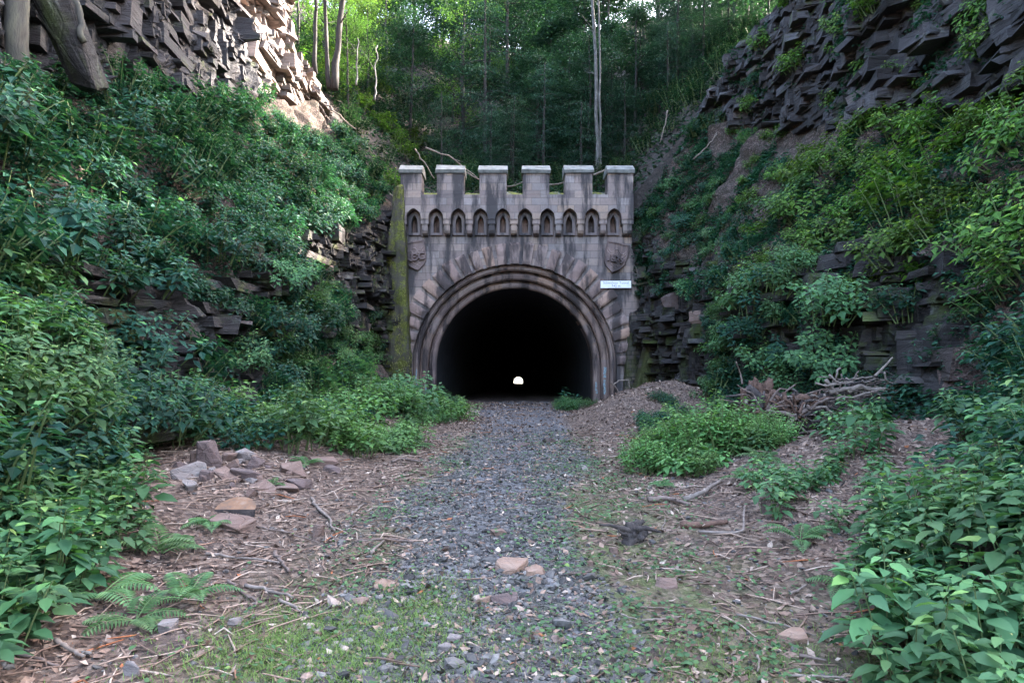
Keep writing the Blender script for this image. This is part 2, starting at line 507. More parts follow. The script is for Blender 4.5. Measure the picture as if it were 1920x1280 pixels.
MAT['root_red'] = simple('reddish_root_wood', [(0.3, (0.04, 0.022, 0.017)), (0.7, (0.14, 0.078, 0.055))], 12, 0.85, bump=0.8, dist=0.03)
MAT['root_dark'] = simple('dark_root_wood', [(0.3, (0.022, 0.018, 0.018)), (0.7, (0.075, 0.058, 0.052))], 12, 0.9, bump=0.8, dist=0.03)
MAT['stem'] = simple('green_stem', [(0.3, (0.05, 0.075, 0.025)), (0.7, (0.10, 0.13, 0.05))], 10, 0.6)
MAT['board'] = simple('white_painted_board', [(0.3, (0.74, 0.73, 0.72)), (0.7, (0.82, 0.82, 0.81))], 5, 0.5, bump=0.05)
MAT['ink'] = simple('grey_sign_lettering', [(0.3, (0.16, 0.15, 0.17)), (0.7, (0.22, 0.2, 0.23))], 8, 0.6, bump=0.0)
MAT['log_end'] = simple('orange_sawn_wood', [(0.3, (0.085, 0.06, 0.048)), (0.5, (0.17, 0.09, 0.05)), (0.75, (0.21, 0.16, 0.13))], 7, 0.7, bump=0.3)
MAT['soil_dark'] = simple('dark_soil', [(0.3, (0.018, 0.015, 0.015)), (0.7, (0.06, 0.045, 0.04))], 8, 0.95, dist=0.05, bump=0.8)
MAT['paint_blue'] = simple('pale_blue_spray_paint', [(0.3, (0.14, 0.2, 0.22)), (0.7, (0.25, 0.36, 0.40))], 9, 0.7, bump=0.1)
MAT['paint_red'] = simple('faded_red_spray_paint', [(0.3, (0.25, 0.06, 0.07)), (0.7, (0.42, 0.12, 0.13))], 9, 0.7, bump=0.1)

MAT['coping'] = simple('pale_coping_stone', [(0.3, (0.075, 0.075, 0.07)), (0.5, (0.15, 0.148, 0.14)), (0.72, (0.21, 0.205, 0.195))], 3.2, 0.9)
MAT['sill_moss'] = simple('moss_and_stone', [(0.35, (0.17, 0.165, 0.165)), (0.48, (0.07, 0.075, 0.02)), (0.7, (0.14, 0.15, 0.03))], 2.2, 0.95, bump=0.6, dist=0.05)
MAT['hill_soil'] = simple('dark_leaf_mould', [(0.3, (0.012, 0.011, 0.011)), (0.55, (0.04, 0.032, 0.028)), (0.75, (0.075, 0.06, 0.052))], 5, 0.95, bump=0.8, dist=0.08)
# foliage
MAT['leaf_balsam'] = leaf_mat('balsam_leaf', [(0.0, (0.020, 0.056, 0.026)), (0.5, (0.048, 0.120, 0.050)), (0.85, (0.095, 0.20, 0.066)), (1.0, (0.17, 0.29, 0.08))])
MAT['leaf_bank'] = leaf_mat('bank_leaf', [(0.0, (0.008, 0.032, 0.024)), (0.5, (0.019, 0.064, 0.042)), (0.9, (0.036, 0.112, 0.056)), (1.0, (0.08, 0.18, 0.06))])
MAT['leaf_yellow'] = leaf_mat('yellow_green_leaf', [(0.0, (0.022, 0.052, 0.014)), (0.5, (0.062, 0.125, 0.024)), (0.9, (0.13, 0.225, 0.036)), (1.0, (0.26, 0.32, 0.05))])
MAT['leaf_pale'] = leaf_mat('pale_green_leaf', [(0.0, (0.032, 0.075, 0.036)), (0.5, (0.066, 0.145, 0.062)), (0.9, (0.115, 0.22, 0.080)), (1.0, (0.19, 0.31, 0.09))])
MAT['leaf_clump'] = leaf_mat('fresh_clump_leaf', [(0.0, (0.05, 0.105, 0.04)), (0.5, (0.10, 0.195, 0.065)), (0.9, (0.155, 0.275, 0.08)), (1.0, (0.23, 0.35, 0.10))])
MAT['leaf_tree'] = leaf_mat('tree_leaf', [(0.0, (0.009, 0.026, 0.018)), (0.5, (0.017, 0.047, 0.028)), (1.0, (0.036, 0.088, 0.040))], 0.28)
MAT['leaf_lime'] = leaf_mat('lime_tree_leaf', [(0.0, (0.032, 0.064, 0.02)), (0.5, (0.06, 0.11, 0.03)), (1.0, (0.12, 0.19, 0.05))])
MAT['needle'] = leaf_mat('dark_bough_leaf', [(0.0, (0.014, 0.038, 0.028)), (0.5, (0.024, 0.062, 0.042)), (1.0, (0.045, 0.10, 0.058))], 0.2)
MAT['fern'] = leaf_mat('fern_leaf', [(0.0, (0.05, 0.095, 0.045)), (0.5, (0.085, 0.15, 0.065)), (1.0, (0.14, 0.22, 0.085))], 0.3)
MAT['flower'] = simple('pale_yellow_bud', [(0.3, (0.28, 0.27, 0.08)), (0.7, (0.42, 0.40, 0.16))], 10, 0.6, bump=0)
MAT['gravel'] = varmat('bluish_gravel', [(0.0, (0.022, 0.020, 0.019)), (0.35, (0.060, 0.054, 0.051)), (0.62, (0.112, 0.101, 0.094)), (0.80, (0.19, 0.172, 0.158)), (0.86, (0.17, 0.095, 0.07)), (1.0, (0.32, 0.245, 0.2))], 0.75)
MAT['litter'] = varmat('dead_leaf_litter', [(0.0, (0.035, 0.021, 0.016)), (0.25, (0.09, 0.054, 0.039)), (0.5, (0.175, 0.107, 0.078)), (0.75, (0.30, 0.20, 0.148)), (0.96, (0.46, 0.355, 0.28)), (1.0, (0.27, 0.09, 0.035))], 0.8)
MAT['grass'] = leaf_mat('grass_blade', [(0.0, (0.06, 0.10, 0.025)), (0.5, (0.10, 0.16, 0.04)), (1.0, (0.17, 0.22, 0.06))], 0.3)
MAT['moss_tuft'] = leaf_mat('moss_tuft', [(0.0, (0.055, 0.055, 0.02)), (0.5, (0.17, 0.16, 0.05)), (1.0, (0.34, 0.29, 0.14))], 0.15)

def slope_mat():
    t = NT('dark_slope_soil'); v = t.coords()
    n1 = t.noise(v, 26, 5, 0.75); n2 = t.noise(v, 3, 6, 0.65)
    vo = t.n('ShaderNodeTexVoronoi'); vo.inputs['Scale'].default_value = 22; t.l(v, vo.inputs['Vector'])
    c = t.ramp(vo.outputs['Color'], [(0.1, (0.018, 0.013, 0.012)), (0.5, (0.05, 0.034, 0.029)), (0.9, (0.13, 0.095, 0.083))])
    c = t.mix(t.ramp(n2, [(0.4, (0, 0, 0)), (0.65, (0.8, 0.8, 0.8))]), c, (0.026, 0.024, 0.017))
    b = t.bump(vo.outputs['Distance'], 0.7, 0.03); b = t.bump(n1, 0.9, 0.04, b); b = t.bump(n2, 0.6, 0.1, b)
    return t.done(t.principled(c, 0.92, b, 0.15))
MAT['slope'] = slope_mat()

# ------------------------------------------------------------------ terrain
rng = np.random.default_rng(7)

def smooth01(x, a, b):
    t = np.clip((np.asarray(x, float) - a) / (b - a), 0, 1)
    return t * t * (3 - 2 * t)

def gauss(x, y, cx, cy, sx, sy, rot=0.0):
    dx, dy = x - cx, y - cy
    c, s = math.cos(rot), math.sin(rot)
    u, v = (c * dx + s * dy) / sx, (-s * dx + c * dy) / sy
    return np.exp(-0.5 * (u * u + v * v))

def floor_z(x, y):
    x, y = np.asarray(x, float), np.asarray(y, float)
    z = 0.035 * fbm(x * 0.9, y * 0.9, 0, 3, 3) + 0.012 * fbm(x * 5, y * 5, 0, 2, 9)
    # path is a shallow trough between two low shoulders
    z = z + 0.16 * smooth01(-x, 2.0, 4.2) * (1 - smooth01(y, 26, 33)) + 0.14 * smooth01(x, 1.8, 3.5) * (1 - smooth01(y, 24, 31))
    z = z + 0.40 * gauss(x, y, -4.7, 11.0, 1.3, 1.8)                   # rubble heap
    z = z + 0.16 * gauss(x, y, -3.4, 8.0, 0.9, 1.2)
    z = z + 0.32 * gauss(x, y, -3.6, 20.0, 0.5, 2.0)                   # litter ridge by the moss wall
    z = z + 0.30 * gauss(x, y, -3.0, 24.5, 0.7, 1.2)
    z = z + 0.78 * gauss(x, y, 4.3, 22.5, 1.15, 1.9) + 0.6 * gauss(x, y, 6.0, 22.3, 1.1, 1.5) # spoil mound by the portal
    z = z + 0.38 * gauss(x, y, 3.2, 20.2, 0.7, 1.0) + (0.10 * fbm(x * 2.5, y * 2.5, 0, 3, 19)) * (gauss(x, y, 4.8, 22, 1.8, 2.0) + gauss(x, y, 5.5, 9.4, 1.6, 1.3))
    z = z + 0.46 * gauss(x, y, 4.6, 9.2, 0.9, 1.0) + 0.6 * gauss(x, y, 6.6, 9.4, 1.2, 1.4)     # litter mound by the stump
    z = z + 0.22 * gauss(x, y, 2.6, 7.0, 0.7, 0.9)
    return z

def gravel_mask(x, y):
    xc = -0.22 + 0.02 * y + 0.25 * vnoise(np.asarray(y) * 0.25, 3.3, 0, 5)
    hw = 0.75 + 0.035 * y + 0.4 * vnoise(np.asarray(x) * 1.1, np.asarray(y) * 0.5, 0, 6)
    return 1 - smooth01(np.abs(np.asarray(x) - xc), hw * 0.75, hw * 1.3)

def moss_mask(x, y):
    m = 0.9 * gauss(x, y, 0.85, 5.5, 0.45, 3.0) + 0.55 * gauss(x, y, 1.1, 11.0, 0.5, 4.0) + 0.9 * gauss(x, y, -0.9, 3.7, 0.45, 0.7) \
        + 0.5 * gauss(x, y, -1.0, 12.0, 0.35, 4.0) + 0.5 * gauss(x, y, 1.4, 3.6, 0.8, 0.8) + 0.35 * gauss(x, y, -1.2, 6.0, 0.4, 1.6)
    return np.clip(m, 0, 1)

def grid_faces(nu, nv, flip=False):
    i, j = np.meshgrid(np.arange(nu - 1), np.arange(nv - 1), indexing='ij')
    i, j = i.ravel(), j.ravel()
    f = np.stack([i * nv + j, i * nv + j + 1, (i + 1) * nv + j + 1, (i + 1) * nv + j], 1)
    return f[:, ::-1] if flip else f

# valley floor, finer close to the eye
ys = np.concatenate([np.linspace(-4, 2.8, 30)[:-1], np.linspace(2.8, 10, 190)[:-1], np.linspace(10, 36.2, 220)])
xs = np.concatenate([np.linspace(-8, -4, 40)[:-1], np.linspace(-4, 4, 190)[:-1], np.linspace(4, 8.5, 46)])
GX, GY = np.meshgrid(xs, ys, indexing='ij')
GZ = floor_z(GX, GY)
fm = mk_mesh('ground', np.stack([GX, GY, GZ], 2).reshape(-1, 3), [grid_faces(len(xs), len(ys), True)], MAT['floor'], True)
for nm, fn in (('gravel', gravel_mask), ('moss', moss_mask)):
    at = fm.attributes.new(nm, 'FLOAT', 'POINT'); at.data.foreach_set('value', fn(GX, GY).astype(np.float32).ravel())
tag(link('ground', fm), 'flat cutting floor of gravel and brown leaf litter leading into the tunnel', 'ground', kind='structure')

def blocks(y, z, lh, lw, seed):
    s = z + 0.03 * y + 0.14 * vnoise(y * 0.35, z * 0.5, 0, seed)
    s = s / lh + 0.30 * vnoise(s / lh * 0.37, 0.5, 0, seed + 3)
    lay = np.floor(s)
    yy = (y + hsh(lay, 3, 0, seed) * 9 + 0.07 * vnoise(y * 1.5, z * 1.5, 0, seed + 1)) / (lw * (0.55 + 0.9 * hsh(lay, 7, 0, seed)))
    return hsh(lay, np.floor(yy), 1, seed), hsh(lay, 0, 5, seed)

LEFT = [  # unseen near stations are kept low to let skylight reach the foreground
    (-5, [(2.9, -.1), (3.8, .9), (5.4, 1.6), (8.8, 5.0), (9.6, 6.5), (12, 7), (24, 9)]),
    (3, [(2.9, -.1), (3.8, .9), (5.3, 1.7), (8.9, 5.5), (9.8, 7), (12, 8), (24, 10)]),
    (6, [(3.8, 0), (4.8, .9), (5.9, 1.9), (9.0, 6.2), (9.8, 9), (12, 10), (24, 12)]),
    (9, [(5.4, .1), (5.9, .6), (6.5, 2.6), (9.2, 6.5), (9.9, 13.5), (12, 16), (24, 18)]),
    (12.7, [(5.7, .2), (6.1, .8), (6.9, 3.4), (9.6, 6.6), (10.2, 14.5), (13, 17), (24, 19)]),
    (16, [(5.8, .2), (6.3, 1.2), (7.0, 4.0), (9.9, 8.4), (10.5, 17), (13, 19), (24, 21)]),
    (20, [(5.3, .1), (6.6, 2.6), (7.2, 5.6), (10.2, 9.8), (10.8, 19), (14, 21), (24, 23)]),
    (25, [(5.0, .1), (6.8, 3.0), (7.2, 6.8), (10.6, 11.6), (11.2, 22), (14, 23), (24, 25)]),
    (29, [(4.9, .1), (6.5, 2.8), (6.9, 7.8), (10.8, 13.3), (11.1, 24), (14, 25), (24, 27)]),
    (31.6, [(5.3, .1), (6.3, 1.8), (6.6, 8.8), (10.5, 14.3), (10.8, 21), (14, 23), (24, 26)]),
    (33.0, [(5.6, 0), (6.2, .8), (6.4, 9.4), (10.4, 15.0), (11.0, 17.4), (14, 20.5), (24, 25)]),
    (36.6, [(5.8, -.1), (6.0, .5), (6.3, 10.3), (10.2, 15.8), (11.6, 17), (15, 19.6), (25, 24)]),
]
RIGHT = [  # near stations lowered out of view here too, for more skylight
    (-5, [(2.2, -.1), (3.2, .7), (5, 1.5), (8.6, 4.5), (9.6, 6), (12, 7), (24, 9)]),
    (3, [(1.9, -.1), (2.9, .6), (4.9, 1.4), (9.0, 5.2), (9.8, 7), (12, 8), (24, 10)]),
    (6, [(2.7, -.05), (3.8, .5), (5.4, 1.2), (9.2, 6.0), (9.9, 9), (12, 10), (24, 12)]),
    (9, [(6.0, .4), (6.8, .9), (7.3, 2.0), (9.7, 6.5), (10.1, 13.5), (12.5, 15.5), (24, 18)]),
    (13.3, [(6.0, .1), (7.6, 1.2), (8.2, 3.8), (10.1, 6.9), (10.5, 14), (13, 16), (24, 18)]),
    (17, [(5.6, .1), (7.0, 1.6), (7.8, 4.4), (10.5, 7.8), (10.9, 15.5), (13, 17), (24, 19)]),
    (22, [(6.0, .3), (6.7, 1.4), (7.5, 5.2), (10.8, 9.7), (11.2, 17), (14, 18.5), (24, 21)]),
    (27, [(5.9, -.1), (6.4, .9), (7.3, 5.9), (11.0, 11.3), (11.4, 17.5), (14, 19), (24, 22)]),
    (31, [(6.0, -.1), (6.4, .7), (7.1, 7.0), (10.8, 12.8), (11.2, 17), (14, 19), (24, 23)]),
    (34, [(6.2, -.1), (6.4, .5), (6.8, 8.4), (10.3, 14.0), (11.0, 16.4), (14, 19), (24, 24)]),
    (36.6, [(6.3, -.1), (6.5, .5), (6.6, 9.8), (10.1, 14.9), (11.2, 16.4), (15, 19), (25, 24)]),
]
NSEG = [16, 46, 60, 110, 14, 12]

def bank_grid(stations, side, seed, ymax):
    Y = np.concatenate([np.arange(-5, 3, 0.4), np.arange(3, ymax, 0.10)])
    ys_ = np.array([s[0] for s in stations], float)
    P = np.array([s[1] for s in stations], float)                    # ns,7,2
    ctl = np.empty((len(Y), 7, 2))
    for k in range(7):
        for c in (0, 1):
            ctl[:, k, c] = np.interp(Y, ys_, P[:, k, c])
    ctl[:, 1:4, 0] += 0.25 * fbm(Y * 0.5, 0, 0, 3, seed)[:, None]
    ctl[:, 3, 1] += 0.35 * fbm(Y * 0.6, 5, 0, 3, seed + 1)
    ctl[:, 2, 1] += 0.35 * fbm(Y * 0.7, 9, 0, 3, seed + 2)
    cols, seg = [], []
    for k, n in enumerate(NSEG):
        t = np.linspace(0, 1, n, endpoint=False)
        cols.append(ctl[:, k, None, :] * (1 - t)[None, :, None] + ctl[:, k + 1, None, :] * t[None, :, None])
        seg += [k + u for u in t]
    cols.append(ctl[:, 6:7, :]); seg.append(6.0)
    G = np.concatenate(cols, 1); seg = np.array(seg)
    X = G[:, :, 0]; Z = G[:, :, 1]; YY = np.broadcast_to(Y[:, None], X.shape)
    S = np.broadcast_to(seg[None], X.shape)
    rock = smooth01(S, 0.85, 1.1) * (1 - smooth01(S, 1.9, 2.15)) + smooth01(S, 2.93, 3.03) * (1 - smooth01(S, 3.97, 4.05))
    b1, l1 = blocks(YY, Z, 1.0, 2.4, seed)
    b2, l2 = blocks(YY, Z, 0.34, 1.0, seed + 20)
    b3, l3 = blocks(YY, Z, 0.13, 0.5, seed + 40)
    rock = rock * (smooth01(YY, 9.5, 11.5) if side > 0 else 1) + rock * (S > 2.5) * (1 - smooth01(YY, 9.5, 11.5) if side > 0 else 0)
    d = rock * (0.62 * (b1 - 0.5) + 0.22 * (l1 - 0.5) + 0.20 * (b2 - 0.5) + 0.16 * (l2 - 0.5) + 0.06 * (b3 - .5) + 0.15 * vnoise(YY * 0.5, Z * 0.5, 0, seed + 5) + 0.05 * fbm(YY * 3, Z * 5, X, 3, seed + 6))
    ysec = YY / 3.3 + 0.45 * vnoise(YY * .21, seed, 0, seed) + 0.10 * vnoise(YY * .8, Z * .5, 0, seed + 2)
    fsec = ysec - np.floor(ysec)
    amp = 0.55 + 0.9 * hsh(np.floor(ysec), 3, 0, seed)
    d = d + rock * (S > 2.5) * amp * (fsec - 0.55) * 1.3 + rock * (S < 2.5) * amp * (fsec - 0.5) * .6
    d = d + (1 - rock) * (0.28 * fbm(X * 0.9, YY * 0.9, Z * 0.9, 4, seed + 8) + 0.06 * fbm(X * 4, YY * 4, Z * 4, 2, seed + 9))
    # outward = towards the axis and up
    dX = np.gradient(X, axis=1); dZ = np.gradient(Z, axis=1)
    nx, nz = -dZ, dX
    ln = np.hypot(nx, nz) + 1e-6
    nx, nz = nx / ln, nz / ln
    nx = nx * (1 - rock) - rock; nz = nz * (1 - rock)
    yo = rock * 0.05 * (b2 - .5)
    V = np.stack([side * (X + nx * d), YY + yo, Z + nz * d], 2)
    du = np.gradient(V, axis=0); dv = np.gradient(V, axis=1)
    N = np.cross(dv, du) if side > 0 else np.cross(du, dv)
    N /= np.linalg.norm(N, axis=2, keepdims=True) + 1e-9
    if (N[:, 60:100, 0] * -side).mean() < 0: N = -N
    return V, N, S[0], rock

def seg_range(a, b):
    c = np.concatenate([[0], np.cumsum(NSEG)])
    return c[a], c[b] + 1

def rock_blocks(V, side, s0, s1, n, seed):
    """angular fractured slabs bedded into the rock surface."""
    rr = np.random.default_rng(seed)
    seg = np.concatenate([np.concatenate([k + np.linspace(0, 1, m, endpoint=False) for k, m in enumerate(NSEG)]), [6.0]])
    j0, j1 = np.searchsorted(seg, s0), np.searchsorted(seg, s1)
    i = (rr.random(n) * (V.shape[0] - 22)).astype(int) + 20
    j = (j0 + rr.random(n) * (j1 - j0 - 1)).astype(int)
    P = V[i, j].copy()
    keep = (P[:, 1] > (11.5 if side > 0 and s0 < 2.5 else 4)); P = P[keep]; n = len(P)
    bed = .24 + .05 * np.floor(P[:, 1] / 4) % .1
    zz = P[:, 2] - .02 * P[:, 1]
    P[:, 2] += (np.round(zz / bed) * bed - zz) * .9
    a = np.exp(rr.normal(math.log(.42 if s0 > 2.5 else .40), .6, n)); c = np.exp(rr.normal(math.log(.105 if s0 > 2.5 else .10), .6, n)); dp = rr.uniform(.2, .55, n)
    yaw = rr.normal(-.10 * side, .12 if s0 > 2.5 else .2, n); roll = rr.normal(0.02, .03, n); pit = rr.normal(.02, .03, n)
    cor = np.array([(x, y, z) for z in (-1, 1) for y in (-1, 1) for x in (-1, 1)], float)
    L = cor[None] * (1 + rr.uniform(-.2, .12, (n, 8, 3)) * np.array([1, 1, .5]))
    L = L * np.stack([dp, a, c], 1)[:, None]
    cy, sy = np.cos(yaw)[:, None], np.sin(yaw)[:, None]
    z = L[..., 2] + L[..., 1] * roll[:, None] + L[..., 0] * pit[:, None] * side
    X = L[..., 0] * cy - L[..., 1] * sy; Y = L[..., 0] * sy + L[..., 1] * cy
    out = (rr.uniform(-.14, .03, n) if s0 > 2.5 else rr.uniform(-.1, .14, n)) - dp * .85
    W = np.stack([X - side * out[:, None], Y, z], 2) + P[:, None]
    off = (np.arange(n) * 8)[:, None, None]
    F = (np.array([(0, 2, 3, 1), (4, 5, 7, 6), (0, 1, 5, 4), (1, 3, 7, 5), (3, 2, 6, 7), (2, 0, 4, 6)])[None] + off).reshape(-1, 4)
    return W.reshape(-1, 3), F, np.repeat(np.clip(rr.normal(.45, .22, n), 0, 1), 8)

def emit_bank(V, side, pieces):
    for nm, a, b, mat, label, cat in pieces:
        i0, i1 = seg_range(a, b)
        sub = V[:, i0:i1]
        vv, ff = sub.reshape(-1, 3), grid_faces(sub.shape[0], sub.shape[1], side > 0)
        if mat not in ('ground', 'slope'):
            W, F, va = rock_blocks(V, side, a, b - .02, 4600 if a == 3 else 2400, 17 + a + side)
            va = np.concatenate([np.full(len(vv), .4), va]); F = F + len(vv)
            mats, mi = [MAT[mat]], None
            if nm == 'right_rock_ledge':                      # litter hides the rock nearer the viewer
                mats = [MAT[mat], MAT['ground']]
                allv, allf = np.concatenate([vv, W]), np.concatenate([ff, F])
                mi = (allv[allf[:, 0], 1] < 11.3).astype(int)
            if nm == 'left_cliff':                            # sunlit far end painted paler, shaded rest painted darker
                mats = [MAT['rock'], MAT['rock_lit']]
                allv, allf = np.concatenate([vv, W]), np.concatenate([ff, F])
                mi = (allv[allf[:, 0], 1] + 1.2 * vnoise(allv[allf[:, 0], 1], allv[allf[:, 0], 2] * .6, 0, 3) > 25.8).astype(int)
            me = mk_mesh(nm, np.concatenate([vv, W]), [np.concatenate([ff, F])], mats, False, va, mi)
        else:
            me = mk_mesh(nm, vv, [ff], MAT[mat], True)
        tag(link(nm, me), label, cat, kind='structure')

VL, NL, SL, _ = bank_grid(LEFT, -1, 101, 36.6)
VR, NR, SR, _ = bank_grid(RIGHT, 1, 211, 36.6)
emit_bank(VL, -1, [
    ('left_bank', 0, 1, 'slope', 'low earth bank at the foot of the cliffs on the mossy buttress side', 'bank'),
    ('left_rock_ledge', 1, 2, 'rock_moss', 'dark layered rock ledge low in the bank beside the mossy buttress', 'rock ledge'),
    ('left_slope', 2, 3, 'slope', 'steep overgrown earth slope under the cliff on the mossy buttress side', 'slope'),
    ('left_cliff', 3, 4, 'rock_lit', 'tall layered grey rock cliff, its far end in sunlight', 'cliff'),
    ('left_plateau', 4, 6, 'ground', 'wooded ground on top of the partly sunlit cliff', 'hill')])
emit_bank(VR, 1, [
    ('right_bank', 0, 1, 'slope', 'low earth bank behind the uprooted stump', 'bank'),
    ('right_rock_ledge', 1, 2, 'rock_moss', 'dark broken rock face beside the tunnel portal on the white sign side', 'rock ledge'),
    ('right_slope', 2, 3, 'slope', 'steep overgrown earth slope under the shaded cliff on the white sign side', 'slope'),
    ('right_cliff', 3, 4, 'rock', 'shaded brownish grey rock cliff above the yellow-green bushes', 'cliff'),
    ('right_plateau', 4, 6, 'ground', 'wooded ground on top of the shaded cliff', 'hill')])

def hill_z(x, y):
    x, y = np.asarray(x, float), np.asarray(y, float)
    ax = np.abs(x + 0.3)
    side_ = np.interp(np.abs(x), [0, 5.7, 6.4, 10.2, 11.6, 15, 25, 40], [0, 0, .15, 4.85, 6.05, 8.5, 13, 20])
    side_ = side_ * (1 - 0.6 * smooth01(y, 45, 75))
    z = 10.75 + 0.50 * np.clip(y - 36.8, 0, 12) + 0.66 * np.clip(y - 48.8, 0, 60) + side_
    return z + (0.35 * fbm(x * 0.5, y * 0.5, 0, 4, 55) + .12 * fbm(x * 2, y * 2, 0, 3, 56)) * smooth01(y, 36.3, 38)
hx = np.linspace(-34, 34, 200); hy = np.linspace(36.2, 92, 170)
HX, HY = np.meshgrid(hx, hy, indexing='ij')
HZ = hill_z(HX, HY)
HZ[:, 0] = np.where(np.abs(HX[:, 0]) > 5.4, HZ[:, 0] - 9, HZ[:, 0] - 0.6)   # earth closes down behind the wall and the cliff ends
tag(link('hillside', mk_mesh('hillside', np.stack([HX, HY, HZ], 2).reshape(-1, 3), [grid_faces(200, 170, True)], MAT['hill_soil'], True)),
    'dark wooded hillside rising behind the battlements', 'hillside', kind='structure')

HV = np.stack([HX, HY, HZ], 2)[:, 1:]
HN = np.zeros_like(HV); HN[..., 1] = -.5; HN[..., 2] = .8
# land beyond everything, to the horizon (seen only through the tunnel)
fx = np.linspace(-300, 300, 7); fy = np.array([-300, -150, -40, -5.2])
FX_, FY_ = np.meshgrid(fx, fy, indexing='ij')
tag(link('terrain', mk_mesh('terrain', np.stack([FX_, FY_, -0.4 + 0 * FX_], 2).reshape(-1, 3), [grid_faces(7, 4, True)], MAT['ground'], True)),
    'open ground behind the viewer, before the cutting', 'terrain', kind='structure')

# ------------------------------------------------------------------ tunnel bore with its far mouth
YP = 35.0
PM = YP / FPX                                     # metres per pixel in the portal plane
def PX(px): return (px - 960.0) * PM
def PZ(py): return CAM_H + (HOR - py) * PM
ACX, ACZ, AR = PX(965), PZ(687), 150 * PM
Y_END, X_END, DROP = 655.0, 6.1, -7.9
def bore():
    mb = MB()
    yy = np.concatenate([np.linspace(35.9, 60, 16), np.linspace(70, Y_END, 60)])
    ang = np.linspace(0, np.pi, 33)
    prof = [(ACX * 0 - AR, -2.2)] + [(AR * math.cos(a), ACZ + AR * math.sin(a)) for a in ang[::-1]] + [(AR, -2.2)]
    prof = np.array(prof)
    vs = []
    for y in yy:
        t = (y - 35) / (Y_END - 35)
        vs.append(np.stack([prof[:, 0] + ACX + (X_END - ACX) * t, np.full(len(prof), y), prof[:, 1] + DROP * t], 1))
    mb.add(np.concatenate(vs), None, grid_faces(len(yy), len(prof)))
    return mb.mesh('tunnel', MAT['lining'], True)
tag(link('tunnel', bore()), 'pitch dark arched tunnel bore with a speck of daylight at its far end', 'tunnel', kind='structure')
def bore_floor():
    yy = np.concatenate([np.linspace(35.6, 60, 26), np.linspace(70, Y_END + 60, 40)])
    xx = np.linspace(-4.6, 4.6, 12)
    U, Vv = np.meshgrid(xx, yy, indexing='ij')
    t = (Vv - 35) / (Y_END - 35)
    z = DROP * np.maximum(t, 0) + 0.03 * fbm(U * 1.2, Vv * 1.2, 0, 3, 91) - 0.02
    return mk_mesh('tunnel_floor', np.stack([U + ACX + (X_END - ACX) * t, Vv, z], 2).reshape(-1, 3), [grid_faces(12, len(yy), True)], MAT['ground'], True)
tag(link('tunnel_floor', bore_floor()), 'dark gravel floor inside the tunnel', 'path', kind='structure')
# sunlit bank outside the far mouth
def far_bank():
    u = np.linspace(-60, 60, 40); w = np.linspace(0, 1, 14)
    U, W = np.meshgrid(u, w, indexing='ij')
    z = DROP - 0.9 + 26 * W ** 1.1 + 0.6 * fbm(U * .2, W * 6, 0, 3, 77)
    y = Y_END + 40 + 34 * W + 0.002 * U ** 2
    return mk_mesh('far_hillside', np.stack([U + 8, y, z], 2).reshape(-1, 3), [grid_faces(40, 14, True)], MAT['far'], True)
MAT['far'] = simple('pale_dry_grass', [(0.3, (0.55, 0.52, 0.36)), (0.7, (0.78, 0.75, 0.62))], 0.6, 0.9)
tag(link('far_hillside', far_bank()), 'pale sunny ground seen through the far end of the tunnel', 'hillside', kind='structure')

# ------------------------------------------------------------------ the portal
portal = thing('tunnel_portal', 'castle-like sandstone tunnel portal with battlements and a round arch', 'tunnel portal', (ACX, YP, 0))

def lancet(cx, zb, zs, za, hw, n=7):
    """pointed arch outline: base zb, spring zs, apex za, half width hw (counter-clockwise from lower left)."""
    h = za - zs
    Rr = (hw * hw + h * h) / (2 * hw)
    pts = [(cx - hw, zb), (cx + hw, zb)]
    a1 = math.asin(min(1, h / Rr))
    for k in range(n + 1):
        a = a1 * k / n
        pts.append((cx + hw - Rr + Rr * math.cos(a), zs + Rr * math.sin(a)))
    for k in range(n - 1, -1, -1):
        a = a1 * k / n
        pts.append((cx - hw + Rr - Rr * math.cos(a), zs + Rr * math.sin(a)))
    return pts

NICHE = [778, 819, 860.5, 901.7, 943, 984.3, 1025.6, 1066.8, 1108, 1149]
zb_top = PZ(370)
RO = 5.24
# main wall: outline with the arch cut out of the lower edge, lancet recesses as holes
outline = [(PX(742), -0.4), (ACX - RO, -0.4)]
outline += [(ACX + RO * math.cos(a), ACZ + RO * math.sin(a)) for a in np.linspace(np.pi, 0, 49)]
outline += [(ACX + RO, -0.4), (PX(1212), -0.4), (PX(1206), PZ(560)), (PX(1199), PZ(495)), (PX(1186), PZ(443)), (PX(1184.5), PZ(420)), (PX(1184.5), PZ(385)), (PX(742), PZ(385))]
holes = [lancet(PX(c), PZ(438), PZ(420), PZ(405), 6.0 * PM) for c in NICHE]
me = shape2d([outline] + holes, 1.1, 0, MAT['ashlar'], YP)
wall = part('wall', me, portal)
mb = MB(); mb.box(PX(752), PX(1184), YP + 0.42, YP + 0.60, PZ(445), PZ(398), 0.3)
part('niche_back', mb.mesh('niche_back', MAT['stone_ring']), portal)

# overhanging battlement band with pointed scallops
band = [(PX(753), PZ(415.5))]
for c in NICHE:
    L = lancet(PX(c), PZ(415.5), PZ(413), PZ(395.5), 13.5 * PM, 6)
    up = L[2:]                                    # right spring .. apex .. left spring
    band += [(PX(c) - 13.5 * PM, PZ(415.5))] + up[::-1] + [(PX(c) + 13.5 * PM, PZ(415.5))]
band += [(PX(1184.5), PZ(415.5)), (PX(1184.5), zb_top), (PX(753), zb_top)]
part('battlement_band', shape2d([band], 1.35, 0.02, MAT['ashlar'], YP - 0.55), portal)

